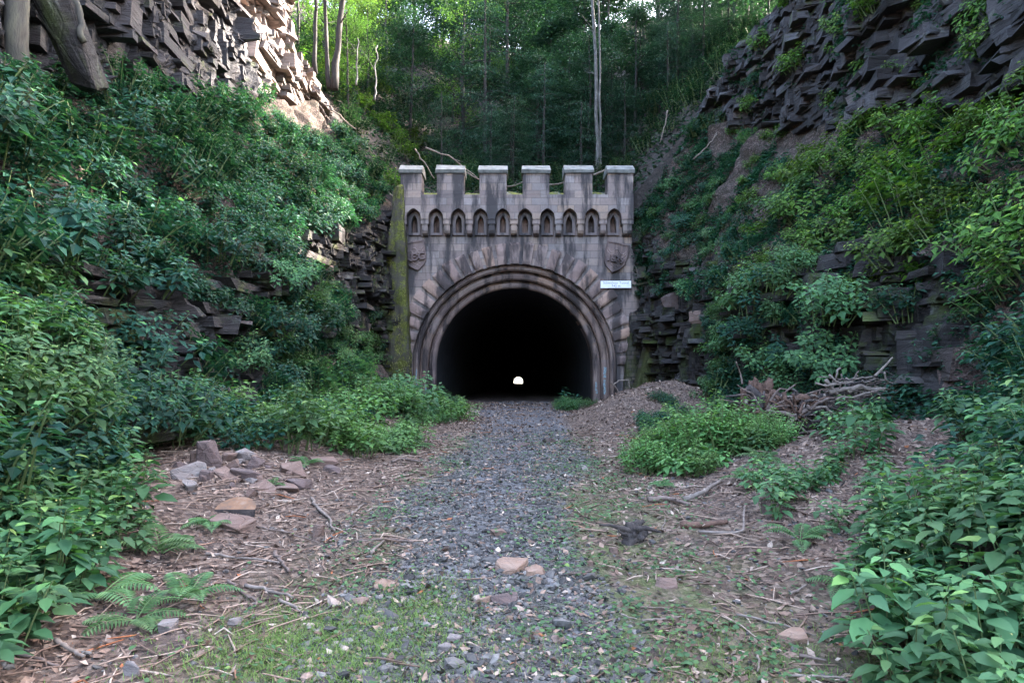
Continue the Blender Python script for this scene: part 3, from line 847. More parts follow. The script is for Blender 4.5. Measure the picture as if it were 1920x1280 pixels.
# niche surrounds
for c in NICHE:
    o = lancet(PX(c), PZ(442), PZ(417), PZ(399.5), 11.6 * PM)
    i = lancet(PX(c), PZ(437.5), PZ(420), PZ(405), 5.6 * PM)
    part('niche', shape2d([o, i], 0.14, 0.02, MAT['stone'], YP - 0.14), portal)
# corbels
edges = [(753.6, 765)] + [(NICHE[k] + 13.6, NICHE[k + 1] - 13.6) for k in range(9)] + [(1163, 1184.5)]
for k, (a, b) in enumerate(edges):
    mb = MB(); v = 0.15 + 0.75 * ((k * 37) % 11) / 11
    x0, x1 = PX(a), PX(b)
    mb.box(x0, x1, YP - 0.52, YP - 0.003, PZ(424), PZ(416.2), v)
    w = 0.12 * (x1 - x0)
    prof = [(-0.46, PZ(424.3)), (-0.46, PZ(435)), (-0.38, PZ(440)), (-0.2, PZ(443)), (0.0, PZ(443)), (0.0, PZ(424.3))]
    vs = [(x, YP - 0.004 + (y if y < 0 else 0), z) for x in (x0 + w, x1 - w) for y, z in prof]
    n = len(prof)
    mb.add(vs, [], [(i, (i + 1) % n, n + (i + 1) % n, n + i) for i in range(n)], v)
    mb.add(vs, [(0, i + 1, i) for i in range(1, n - 1)] + [(n, n + i, n + i + 1) for i in range(1, n - 1)], None, v)
    part('corbel', mb.mesh('corbel', MAT['stone']), portal)

# merlons and copings
MER = [(754, 793), (821, 871), (900, 950), (980, 1029), (1058, 1108.6), (1137, 1184)]
for k, (a, b) in enumerate(MER):
    m = part('merlon', shape2d([[(PX(a), zb_top + 0.004), (PX(b), zb_top + 0.004), (PX(b), PZ(331)), (PX(a), PZ(331))]], 1.1, 0.015, MAT['ashlar'], YP - 0.545), portal)
    mb = MB()
    x0, x1 = PX(a) - 0.06, PX(b) + 0.06
    y0, y1 = YP - 0.70, YP + 0.75
    z0, z1, z2 = PZ(330.9), PZ(325.5), PZ(312.5)
    dz = 0.02 * math.sin(k * 2.1)
    vs = [(x0, y0 + .06, z0), (x1, y0 + .06, z0), (x1, y1, z0), (x0, y1, z0), (x0, y0, z1), (x1, y0, z1), (x1, y1, z1), (x0, y1, z1), (x0 + .02, y0 + .5, z2 + dz), (x1 - .02, y0 + .5, z2), (x1 - .02, y1 - .15, z2), (x0 + .02, y1 - .15, z2 + dz)]
    mb.add(vs, None, [(0, 3, 2, 1), (0, 1, 5, 4), (1, 2, 6, 5), (2, 3, 7, 6), (3, 0, 4, 7), (4, 5, 9, 8), (5, 6, 10, 9), (6, 7, 11, 10), (7, 4, 8, 11), (8, 9, 10, 11)], 0.5)
    for q in range(len(mb.v)): mb.v[q] = mb.v[q] + np.array([[.03 * (hsh(i_, k, q, 5) - .5), .03 * (hsh(i_, k, q, 6) - .5), .03 * (hsh(i_, k, q, 7) - .5)] for i_ in range(len(mb.v[q]))])
    part('coping', mb.mesh('coping', MAT['coping'] if 'coping' in MAT else MAT['stone']), m)
# mossy sloping sill behind the crenels
mb = MB()
x0, x1 = PX(753), PX(1184)
nx_ = 60
xx = np.linspace(x0, x1, nx_)
rows = []
for yk, zk in ((YP + 0.0, zb_top + 0.01), (YP + 0.30, PZ(367)), (YP + 0.95, PZ(352)), (YP + 1.9, PZ(350)), (YP + 1.9, PZ(372))):
    rows.append(np.stack([xx, np.full(nx_, yk), zk + 0.05 * fbm(xx * 2.2, yk * 3, 0, 3, 12) * (0 if yk == YP else 1)], 1))
mb.add(np.concatenate(rows), None, grid_faces(5, nx_, True))
part('mossy_sill', mb.mesh('mossy_sill', MAT['sill_moss'] if 'sill_moss' in MAT else MAT['moss_wall'], True), portal)

# rusticated voussoirs
vr = random.Random(4)
nv_ = 27
for k in range(nv_):
    a0 = np.pi * k / nv_ + 0.004; a1 = np.pi * (k + 1) / nv_ - 0.004
    if k in (0, nv_ - 1): pass
    r0, r1 = RO + 0.015, 231 * PM + vr.uniform(-0.10, 0.06)
    g = 0.075
    prof = []
    mb = MB(); v = vr.random()
    na, nr = 7, 9
    fr = vr.uniform(0.08, 0.2)
    A = np.linspace(a0 + g / 6, a1 - g / 6, na); Rr = np.linspace(r0, r1, nr)
    AA, RR = np.meshgrid(A, Rr, indexing='ij')
    edge = np.minimum(np.minimum(np.arange(na), na - 1 - np.arange(na))[:, None] / 1.5, np.minimum(np.arange(nr), nr - 1 - np.arange(nr))[None, :] / 1.5)
    h = np.where(edge > 0, fr + 0.055 * np.clip(edge, 0, 1) + 0.05 * fbm(AA * 7, RR * 2.2, k * 3.1, 3, 31), fr)
    X = ACX + RR * np.cos(AA); Z = ACZ + RR * np.sin(AA)
    top = np.stack([X, YP - h, Z], 2).reshape(-1, 3)
    mb.add(top, None, grid_faces(na, nr), v)
    ring = [i * nr for i in range(na)] + [(na - 1) * nr + j for j in range(1, nr)] + [i * nr + nr - 1 for i in range(na - 2, -1, -1)] + [j for j in range(nr - 2, 0, -1)]
    tv = top[ring]; bv = tv.copy(); bv[:, 1] = YP - 0.002
    n = len(ring)
    mb.add(np.concatenate([tv, bv]), None, [(i, n + i, n + (i + 1) % n, (i + 1) % n) for i in range(n)], v)
    part('voussoir', mb.mesh('voussoir', MAT['stone_warm']), portal)

# stepped, rolled arch rings
for (ra, rb, yk) in ((180.5 * PM, RO, YP + 0.06), (164.5 * PM, 180.3 * PM, YP + 0.34), (150 * PM, 164.3 * PM, YP + 0.62)):
    w = rb - ra
    prof = [(rb, 0.75), (rb, 0.20), (rb - .05, 0.14), (rb - .10, 0.17), (rb - .13, 0.05), (ra + w * .5, 0.0), (ra + .07, 0.04), (ra, 0.14), (ra, 1.3)]
    path = [(math.pi, -2.25 - z) for z in np.linspace(0, 1, 5)]
    pts = []
    for z in np.linspace(-0.45, ACZ, 6)[:-1]: pts.append((-1, 0, z))
    for a in np.linspace(math.pi, 0, 73): pts.append((math.cos(a), math.sin(a), ACZ))
    for z in np.linspace(ACZ, -0.45, 6)[1:]: pts.append((1, 0, z))
    vs, var = [], []
    rr = random.Random(int(ra * 100))
    cur, left = 0.5, 0
    for q, (cx_, sz_, zz) in enumerate(pts):
        if left <= 0: cur, left = rr.random(), rr.choice((4, 5, 6))
        left -= 1
        for r, y in prof:
            wob = 0.012 * vnoise(q * 0.7, r * 9, yk)
            vs.append((ACX + (r + wob) * cx_, yk + y + wob, zz + (r + wob) * sz_)); var.append(cur)
    mb = MB(); mb.add(vs, None, grid_faces(len(pts), len(prof), True), np.array(var))
    part('arch_ring', mb.mesh('arch_ring', MAT['stone_ring']), portal)

# shields
def shield(cx, cz, w, h, rot, txt, tsize):
    ca, sa = math.cos(rot), math.sin(rot)
    def T(p): return (cx + ca * p[0] - sa * p[1], cz + sa * p[0] + ca * p[1])
    hw = w / 2
    def outl(s):
        half = [(hw, h * .5), (hw * 1.02, h * .28), (hw * .98, h * .0), (hw * .90, -h * .18), (hw * .62, -h * .34), (0, -h * .5)]
        pts = [(-x, z) for x, z in half[::-1]] + half[0:5][::1]
        pts = [(-hw, h * .5), (-hw * 1.02, h * .28), (-hw * .98, 0), (-hw * .9, -h * .18), (-hw * .62, -h * .34), (0, -h * .5), (hw * .62, -h * .34), (hw * .9, -h * .18), (hw * .98, 0), (hw * 1.02, h * .28), (hw, h * .5)]
        return [T((x * s, z * s)) for x, z in pts]
    sh = part('shield', shape2d([outl(1.0)], 0.2, 0.02, MAT['stone_warm'], YP - 0.16), portal)
    rim = part('shield_rim', shape2d([outl(1.0), outl(0.90)], 0.06, 0.012, MAT['stone_warm'], YP - 0.215), sh)
    c = T((0, -h * .06))
    part('lettering', text_mesh(txt, tsize, 0.2, MAT['stone_warm'], c[0], YP - 0.22, c[1], -rot, 0.95, 0.016), sh)
    # winged wheel above, crossed hammers below
    mb = MB()
    wc = (0, h * .19)
    ring = [(*(T((wc[0] + 0.13 * math.cos(a), wc[1] + 0.13 * math.sin(a)))), ) for a in np.linspace(0, 2 * np.pi, 15)]
    mb.tube([(x, YP - 0.17, z) for x, z in ring], 0.032, 5)
    for s in (-1, 1):
        wing = [T((s * (0.12 + 0.36 * t) * hw / 0.55, h * (.14 - .10 * math.sin(t * 3.1) + .06 * t))) for t in np.linspace(0, 1, 8)]
        mb.tube([(x, YP - 0.17, z) for x, z in wing], np.linspace(0.05, 0.025, 8), 5)
        wing = [T((s * (0.14 + 0.3 * t) * hw / 0.55, h * (.19 - .07 * math.sin(t * 3.1) + .08 * t))) for t in np.linspace(0, 1, 8)]
        mb.tube([(x, YP - 0.165, z) for x, z in wing], np.linspace(0.035, 0.02, 8), 5)
    mb.tube([(x, YP - 0.17, z) for x, z in (T((-0.17, h * .085)), T((0.17, h * .085)))], 0.028, 5)
    for s in (-1, 1):
        a, b = T((-s * 0.13, -h * .36)), T((s * 0.13, -h * .24))
        mb.tube([(a[0], YP - 0.17, a[1]), (b[0], YP - 0.17, b[1])], 0.024, 5)
        d1, d2 = T((s * 0.13 - 0.06, -h * .24 + s * 0.0 + 0.05)), T((s * 0.13 + 0.06, -h * .24 - 0.05))
        mb.tube([(d1[0], YP - 0.17, d1[1]), (d2[0], YP - 0.17, d2[1])], 0.034, 5)
    part('emblem', mb.mesh('emblem', MAT['stone_warm']), sh)
    return sh
shield(PX(779.5), PZ(481), 1.12, 1.50, R(11), 'RЄG', 0.50)
shield(PX(1153), PZ(484), 1.16, 1.55, R(-13), '1879', 0.47)
# faded spray paint at the feet of the rings
RINGS = ((180.5 * PM, RO, YP + 0.06), (164.5 * PM, 180.3 * PM, YP + 0.34), (150 * PM, 164.3 * PM, YP + 0.62))
for k, (side, ri, ta, tb_, pt, pb, mt) in enumerate(((-1, 0, .3, .85, 692, 735, 'paint_blue'), (-1, 1, .35, .8, 701, 718, 'paint_red'), (-1, 1, .1, .4, 722, 742, 'paint_blue'), (1, 1, .2, .8, 688, 708, 'paint_blue'), (1, 1, .1, .55, 712, 740, 'paint_blue'), (1, 2, .2, .7, 716, 738, 'paint_blue'))):
    ra, rb, yk = RINGS[ri]; w = rb - ra
    prof = [(rb - .13, 0.05), (ra + w * .5, 0.0), (ra + .07, 0.04)]
    rs = np.linspace(.12, .88, 8); rad = ra + .07 + (rb - .13 - ra - .07) * (ta + (tb_ - ta) * np.linspace(0, 1, 8))
    yy = np.interp(rad, [prof[2][0], prof[1][0], prof[0][0]], [prof[2][1], prof[1][1], prof[0][1]])
    zs = np.linspace(PZ(pb), PZ(pt), 14)
    vs = [(ACX + side * (r_ + .03 * vnoise(z_ * 4, k, 0, 8)), yk * 1.0 + y_ - .016, z_) for z_ in zs for r_, y_ in zip(rad, yy)]
    f = grid_faces(14, 8, side > 0)
    keep = hsh(np.arange(len(f)), k, 0, 3) > .28
    part('graffiti', mk_mesh('graffiti', vs, [f[keep]], MAT[mt], True), portal)

# sign: screwed to the wall, a thing of its own
sg = thing('name_sign', 'white rectangular sign with two lines of dark lettering beside the arch', 'sign', (PX(1153.5), YP, PZ(534.5)))
part('board', shape2d([[(PX(1125), PZ(541.2)), (PX(1181.8), PZ(541.0)), (PX(1181.8), PZ(527.6)), (PX(1125), PZ(527.8))]], 0.03, 0.006, MAT['board'], YP - 0.26), sg)
part('lettering', text_mesh('Schwelmer Tunnel', 0.165, 0.004, MAT['ink'], PX(1153.5), YP - 0.2635, PZ(531.6), 0, 1.05), sg)
part('lettering', text_mesh('742 m', 0.165, 0.004, MAT['ink'], PX(1153.5), YP - 0.2635, PZ(537.4), 0, 1.1), sg)

# mossy buttress at the foot of the cliff
def slab(nm, quad_lo, quad_hi, Yf, depth, mat, seed, amp=0.12, nz=70, nx=16, ny=6, lean=0.0):
    """lumpy upright slab: lower and upper edges given as (px_left, px_right, py) at depth Yf."""
    a0, b0, p0 = quad_lo; a1, b1, p1 = quad_hi
    def xz(px, py): return (px - 960) * Yf / FPX, CAM_H + (HOR - py) * Yf / FPX
    per = [(i / (nx - 1), 0.0) for i in range(nx)] + [(1.0, j / ny) for j in range(1, ny + 1)] + [(1 - i / (nx - 1), 1.0) for i in range(1, nx)] + [(0.0, 1 - j / ny) for j in range(1, ny)]
    per = np.array(per); n = len(per)
    vs = []
    for k in range(nz):
        t = k / (nz - 1)
        xl, z = xz(a0 + (a1 - a0) * t, p0 + (p1 - p0) * t); xr, _ = xz(b0 + (b1 - b0) * t, 0)
        xl += 0.05 * fbm(z * 0.9, 1, 0, 3, seed); xr += 0.03 * fbm(z * 1.3, 7, 0, 3, seed)
        x = xl + (xr - xl) * per[:, 0]
        y = Yf + depth * per[:, 1] + lean * (z) + 0.10 * np.abs(per[:, 0] - .5) * (per[:, 1] < .5)
        d = amp * fbm(x * 2.2, z * 0.9, per[:, 1] * 2, 5, seed)
        vs.append(np.stack([x, y - d * (1 - per[:, 1]), np.full(n, z) + (0.25 * vnoise(x * 2, 3, 0, seed) if k == nz - 1 else 0)], 1))
    V = np.concatenate(vs)
    f4 = []
    for k in range(nz - 1):
        for i in range(n):
            f4.append((k * n + i, k * n + (i + 1) % n, (k + 1) * n + (i + 1) % n, (k + 1) * n + i))
    c = V[-n:].mean(0)
    V = np.concatenate([V, [c]])
    f3 = [((nz - 1) * n + i, (nz - 1) * n + (i + 1) % n, nz * n) for i in range(n)]
    return mk_mesh(nm, V, [np.array(f3), np.array(f4)], MAT[mat], True)
o = link('mossy_buttress', slab('mossy_buttress', (702, 770, 762), (737, 754, 345), 34.0, 1.2, 'moss_wall', 41))
tag(o, 'tall narrow buttress covered in yellow-green moss beside the arch', 'buttress')
MOSSY = o
o = link('retaining_wall', slab('retaining_wall', (1182, 1352, 765), (1236, 1330, 572), 31.6, 1.2, 'dark_masonry', 43, 0.2, 50, 30))
tag(o, 'low dark mossy retaining wall under the rock on the sign side', 'retaining wall')
o = link('buttress', slab('buttress', (1168, 1205, 765), (1186, 1207, 580), 34.3, 0.8, 'dark_masonry', 47, 0.1, 40, 10))
tag(o, 'short leaning stone buttress between the arch and the dark retaining wall', 'buttress')

# ------------------------------------------------------------------ plant generators
LEAF_N_V = np.array([(0, 0, 0), (.34, 0, -.015), (.70, 0, -.06), (1, 0, -.17), (.30, -.5, .055), (.66, -.40, .0), (.30, .5, .055), (.66, .40, .0), (.08, -.16, .02), (.08, .16, .02)])
LEAF_N_F4 = np.array([(0, 1, 4, 8), (1, 2, 5, 4), (0, 9, 6, 1), (1, 6, 7, 2)])
LEAF_N_F3 = np.array([(2, 3, 5), (2, 7, 3)])
LEAF_F_V = np.array([(0, 0, 0), (.42, -.5, .07), (1, 0, -.12), (.42, .5, .07)])
LEAF_F_F3 = np.array([(0, 2, 1), (0, 3, 2)])

def nrm(a):
    return a / (np.linalg.norm(a, axis=-1, keepdims=True) + 1e-9)

def add_leaves(mb, P, D, N, L, W, var, near=False, mi=0):
    P, D, N = np.asarray(P, float), nrm(np.asarray(D, float)), np.asarray(N, float)
    B = nrm(np.cross(N, D)); N = np.cross(D, B)
    T = LEAF_N_V if near else LEAF_F_V
    L = np.broadcast_to(L, (len(P),)); W = np.broadcast_to(W, (len(P),))
    V = P[:, None] + T[None, :, 0:1] * (D * L[:, None])[:, None] + T[None, :, 1:2] * (B * W[:, None])[:, None] + T[None, :, 2:3] * (N * L[:, None])[:, None]
    k = len(T); off = (np.arange(len(P)) * k)[:, None, None]
    va = np.repeat(np.broadcast_to(var, (len(P),)), k)
    if near:
        mb.add(V.reshape(-1, 3), (LEAF_N_F3[None] + off).reshape(-1, 3), (LEAF_N_F4[None] + off).reshape(-1, 4), va, mi)
    else:
        mb.add(V.reshape(-1, 3), (LEAF_F_F3[None] + off).reshape(-1, 3), None, va, mi)

def herb(nm, seed, stems, spread, height, ll, nl, leaf, near=True, droop=0.25, width=0.52, flowers=0, lean=0.35, lo=0.25):
    """an upright leafy plant: stems from one root spot, leaves spiralling and getting dense towards the tips."""
    r = np.random.default_rng(seed)
    mb = MB()
    for s in range(stems):
        az = r.uniform(0, 2 * np.pi); q = math.sqrt(r.random())
        base = np.array([math.cos(az) * q * spread * .55, math.sin(az) * q * spread * .55, -0.06])
        h = height * r.uniform(.6, 1.0) * (1 - 0.35 * q)
        az2 = az + r.normal(0, .5)
        tip = base + np.array([math.cos(az2) * h * lean * r.uniform(.3, 1.2) * (0.3 + q), math.sin(az2) * h * lean * r.uniform(.3, 1.2) * (.3 + q), h])
        t = np.linspace(0, 1, 5)
        pts = base + (tip - base) * t[:, None] + np.array([0, 0, 1]) * (0.08 * h * np.sin(t * np.pi))[:, None]
        mb.tube(pts, np.linspace(.006, .0025, 5) * (1 if near else 1.6), 4 if near else 3, 0.5, 1, False)
        n = max(3, int(nl * r.uniform(.8, 1.2)))
        tt = lo + (1 - lo) * np.sqrt(np.linspace(0.02, 1, n))
        a = np.arange(n) * 2.4 + r.uniform(0, 6)
        P = base + (tip - base) * tt[:, None] + np.array([0, 0, 1]) * (0.08 * h * np.sin(tt * np.pi))[:, None]
        L = ll * r.uniform(.65, 1.15, n) * (1.1 - 0.55 * np.maximum(tt - .6, 0) / .4)
        out = np.stack([np.cos(a), np.sin(a), r.normal(0.05 - droop + 0.55 * np.maximum(tt - .75, 0), .18, n)], 1)
        D = nrm(out)
        P = P + D * (0.28 * L[:, None])                       # leaf stalk
        N = nrm(np.stack([r.normal(0, .22, n), r.normal(0, .22, n), np.ones(n)], 1))
        var = np.clip(r.normal(.42, .2, n) + 0.3 * np.maximum(tt - .85, 0) / .15, 0, 1)
        add_leaves(mb, P, D, N, L, L * width * r.uniform(.85, 1.15, n), var, near)
        for f in range(flowers):
            c = tip + r.normal(0, .035, 3) + np.array([0, 0, .03])
            add_leaves(mb, [c, c], [r.normal(0, 1, 3), r.normal(0, 1, 3)], [(0, 0, 1), (1, 0, .2)], .012, .009, .5, False, 2)
    return mb.mesh(nm, [MAT[leaf], MAT['stem'], MAT['flower']], near)

def fern(nm, seed, fronds, length, mat='fern', near=True):
    r = np.random.default_rng(seed)
    mb = MB()
    for k in range(fronds):
        az = 2 * np.pi * k / fronds + r.normal(0, .3)
        L = length * r.uniform(.7, 1.05)
        el = r.uniform(.5, 1.0)
        n = 17 if near else 13
        t = np.linspace(0, 1, n)
        ang = el - 1.35 * t ** 1.3                                 # arching
        dr = np.stack([np.cos(az) * np.cos(ang), np.sin(az) * np.cos(ang), np.sin(ang)], 1)
        pts = np.cumsum(dr * L / n, 0)
        mb.tube(pts, np.linspace(.006, .0015, n), 4, .8, 0, False)
        side = np.array([-math.sin(az), math.cos(az), 0])
        up = nrm(np.cross(dr, side)); up *= np.sign(up[:, 2:3] + 1e-6)
        env = np.clip(np.sin(np.pi * np.clip(t * 0.88 + 0.14, 0, 1)) ** 0.8, .05, 1) * (1 - t * .35)
        pl = 0.32 * L * env
        for s in (-1, 1):
            D = nrm(side * s + dr * .35 - up * .12)
            m = t > .12
            if False:                                            # each pinna cut into small lobes
                q = 7
                for j in range(q):
                    u = (j + .3) / q
                    P = pts + D * (pl * u)[:, None]
                    for s2 in (-1, 1):
                        D2 = nrm(dr * s2 + D * .6)
                        add_leaves(mb, P[m], D2[m], up[m], (L / n * .62) * (1 - u * .75), (L / n) * .36, np.clip(r.normal(.5, .15, m.sum()), 0, 1), False)
                mb_tip = pts + D * pl[:, None]
            else:
                add_leaves(mb, pts[m], D[m], up[m], pl[m], L / n * .85, np.clip(r.normal(.5, .18, m.sum()), 0, 1), False)
    return mb.mesh(nm, [MAT[mat]], False)

def tree_parts(seed, height, crown_r, crown_lo, leafmat, barkmat, nleaf=5200, ll=0.15, trunk_r=0.16, bend=0.5, layered=False, clump=0.55):
    r = np.random.default_rng(seed)
    tb = MB()
    t = np.linspace(0, 1, 12)
    wob = np.cumsum(r.normal(0, bend / 12, (12, 2)), 0)
    trunk = np.stack([wob[:, 0], wob[:, 1], t * height - 0.4], 1)
    tb.tube(trunk, trunk_r * (1.25 - t) ** .8, 8, .5, 0, False, .06, r)
    P, ends = [], []
    nl = 22 if layered else 15
    for k in range(nl):
        tt = crown_lo + (1 - crown_lo) * (k + .5) / nl
        i = tt * 11; i0 = int(i); b = trunk[i0] + (trunk[min(i0 + 1, 11)] - trunk[i0]) * (i - i0)
        az = k * 2.4 + r.uniform(-.5, .5)
        prof = (math.sin(math.pi * min(1, ((tt - crown_lo) / (1 - crown_lo)) * .85 + .18)) ** .7) if not layered else (1.05 - (tt - crown_lo) / (1 - crown_lo) * .8)
        Lb = crown_r * prof * r.uniform(.65, 1.1)
        up = r.uniform(.25, .8) if not layered else r.uniform(-.1, .12)
        s = np.linspace(0, 1, 6)
        d = np.array([math.cos(az), math.sin(az), 0])
        pts = b + d * (Lb * s)[:, None] + np.array([0, 0, 1]) * (Lb * up * s - (0.30 if layered else .12) * Lb * s * s)[:, None] + r.normal(0, .06, (6, 3)) * s[:, None]
        tb.tube(pts, trunk_r * .34 * (1.05 - s), 4, .5, 0, False)
        for q in np.linspace(.3 if layered else .45, 1, 5):
            j = q * 5; j0 = min(int(j), 4); ends.append((pts[j0] + (pts[j0 + 1] - pts[j0]) * (j - j0), d))
    ends.append((trunk[-1], np.array([0, 0, 1.])))
    per = max(8, nleaf // len(ends))
    lb = MB()
    for c, d in ends:
        n = int(per * r.uniform(.5, 1.4))
        if layered:
            off = r.normal(0, 1, (n, 3)) * np.array([clump, clump, clump * .16])
            off[:, 2] -= 0.25 * (off[:, 0] ** 2 + off[:, 1] ** 2)
        else:
            off = r.normal(0, 1, (n, 3)) * np.array([clump, clump, clump * .6])
        Pp = c + off
        D = nrm(np.stack([d[0] * .5 + off[:, 0] + r.normal(0, .4, n), d[1] * .5 + off[:, 1] + r.normal(0, .4, n), r.normal(-.25, .3, n)], 1))
        N = nrm(np.stack([r.normal(0, .35, n), r.normal(0, .35, n), np.ones(n)], 1))
        L = ll * r.uniform(.6, 1.25, n)
        var = np.clip(r.normal(.45, .18, n) + r.normal(0, .12), 0, 1)
        add_leaves(lb, Pp, D, N, L, L * (.6 if not layered else .4), var, False)
    return tb.mesh('trunk', [MAT[barkmat]], True), lb.mesh('crown', [MAT[leafmat]], False)

def place(nm, me, loc, rz=0.0, sc=1.0, tilt=None, label=None, cat=None, group=None, sz=None):
    o = link(nm, me, None, loc)
    q = Euler((0, 0, rz)).to_quaternion()
    if tilt is not None:
        q = Vector((0, 0, 1)).rotation_difference(Vector(tilt)) @ q
    o.rotation_mode = 'QUATERNION'; o.rotation_quaternion = q
    o.scale = (sc, sc, sc if sz is None else sz)
    return tag(o, label, cat, group)

def place_tree(meshes, loc, rz, sc, label, group=None, nm='tree', lean=None, szf=1.0):
    root = thing(nm, label, 'tree', loc, group)
    root.rotation_mode = 'QUATERNION'
    q = Euler((0, 0, rz)).to_quaternion()
    if lean is not None: q = Vector((0, 0, 1)).rotation_difference(Vector(lean).normalized()) @ q
    root.rotation_quaternion = q
    root.scale = (sc, sc, sc * szf)
    a = link('trunk', meshes[0], root)
    if meshes[1] is not None: link('crown', meshes[1], root)
    return root

R0 = np.random.default_rng(2024)
def under_light(p, sc, height, rad=3.0):
    """keep a hill tree low enough that the low sun still reaches the cliff end and the gap beside it."""
    yt = p.y - .577 * (p.x + 10)
    if p.x < -4.5 or yt < 24.5 or yt > 39.5 + rad * .3: return sc
    ground = 12.6 if yt < 32 else 14.2 + .5 * max(0, yt - 36)
    return min(sc, (ground + .694 * (p.x + 10) - p.z) / (height + 1.0))
H_OAK = [13, 11, 15, 9]; H_BOUGH = [9, 12, 7]

# ------------------------------------------------------------------ trees: hill, plateaux
OAKS = [tree_parts(300 + k, h, cr, lo, m, 'bark', nl_, l_, tr) for k, (h, cr, lo, m, nl_, l_, tr) in enumerate([
    (13, 3.6, .16, 'leaf_tree', 9500, .19, .15), (11, 3.4, .10, 'leaf_tree', 9000, .18, .12), (15, 4.0, .22, 'leaf_tree', 10000, .20, .17),
    (9, 3.4, .05, 'leaf_tree', 9000, .17, .11)])]
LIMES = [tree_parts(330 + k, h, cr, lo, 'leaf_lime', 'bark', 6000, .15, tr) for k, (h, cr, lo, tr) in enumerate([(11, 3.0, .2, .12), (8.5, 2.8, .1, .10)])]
BOUGH = [tree_parts(350 + k, h, cr, .08, 'needle', 'bark', 7500, .15, .12, .3, True, .6) for k, (h, cr) in enumerate([(9, 3.2), (12, 3.6), (7, 2.8)])]
BIG = [tree_parts(370 + k, 19, 5.2, .25, 'leaf_tree', 'bark', 6000, .30, .28, .8, False, .9) for k in range(2)]

def on_hill(px, Y):
    x = (px - 960) * Y / FPX
    return Vector((x, Y, float(hill_z(x, Y))))

k = 0
for row, (Y, pxs) in enumerate([
        (40.5, (905, 985, 1060, 1190)), (43, (850, 945, 1030, 1120, 1250, 1330, 1420)), (47, (800, 880, 1000, 1180, 1265, 1480)), (52, (740, 930, 1050, 1150, 1350, 1540)),
        (58, (700, 770, 840, 920, 1000, 1090, 1290, 1450, 1600)), (66, (640, 720, 790, 860, 940, 1020, 1100, 1330, 1400, 1500)), (75, (600, 660, 730, 800, 860, 920, 980, 1050, 1300, 1380, 1440, 1560)),
        (84, (560, 620, 690, 750, 810, 880, 940, 1000, 1070, 1310, 1400, 1460))]):
    for px in pxs:
        px2, Y2 = px + R0.normal(0, 16), Y + R0.normal(0, 1.5)
        m = OAKS[k % 4] if row > 1 else BOUGH[2 - 2 * (k % 2) if row == 0 else k % 3]
        if row in (2, 3) and k % 3 == 0: m = BOUGH[(k // 3) % 3]
        hgt = H_OAK[[id(q) for q in OAKS].index(id(m))] if any(m is q for q in OAKS) else H_BOUGH[[id(q) for q in BOUGH].index(id(m))]
        pos = on_hill(px2, Y2); sc = under_light(pos, R0.uniform(.85, 1.2) * (.72 if row < 2 else 1), hgt)
        if sc < .35: continue
        place_tree(m, pos, R0.uniform(0, 6), sc,
                   'dark leafy tree in the shaded wood on the hill behind the battlements', 'trees in the shaded wood behind the battlements')
        k += 1
for px, Y, sc in ((930, 68, 1.3), (985, 64, 1.2), (1030, 72, 1.4), (1075, 66, 1.25), (1110, 78, 1.4), (900, 80, 1.5), (960, 88, 1.6), (1045, 88, 1.6), (1290, 62, .8)):
    place_tree(OAKS[k % 4], on_hill(px, Y), R0.uniform(0, 6), sc, 'dark leafy tree in the shaded wood on the hill behind the battlements', 'trees in the shaded wood behind the battlements'); k += 1
for px, Y, sc in ((1270, 45, 1.0), (1320, 49, 1.1), (1365, 46, 1.0), (1410, 50, 1.1), (1450, 47, 1.0), (1240, 52, 1.1), (1340, 56, 1.2)):
    pos = on_hill(px, Y); sc = under_light(pos, sc, H_BOUGH[k % 3])
    if sc < .4: continue
    place_tree(BOUGH[k % 3], pos, R0.uniform(0, 6), sc, 'dark leafy tree in the shaded wood on the hill behind the battlements', 'trees in the shaded wood behind the battlements'); k += 1
# bright trees caught by the sun beside the sunlit cliff end
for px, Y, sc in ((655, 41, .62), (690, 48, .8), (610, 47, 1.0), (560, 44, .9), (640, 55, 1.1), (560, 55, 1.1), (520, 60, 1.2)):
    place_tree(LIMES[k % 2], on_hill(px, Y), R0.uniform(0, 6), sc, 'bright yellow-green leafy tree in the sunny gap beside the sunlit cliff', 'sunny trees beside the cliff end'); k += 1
for px, Y in ((900, 74), (990, 78), (1060, 82), (1120, 90), (820, 84), (1000, 92), (700, 84)):
    p = on_hill(px, Y); p.z -= 3
    place_tree(BIG[k % 2], p, R0.uniform(0, 6), .8, 'tall tree at the top of the shaded wood', 'tall trees at the top of the shaded wood'); k += 1
# fresh green maple-like crown high in the middle
place_tree(LIMES[0], on_hill(868, 52), 1.0, 1.25, 'fresh green tree high in the middle above the battlements')

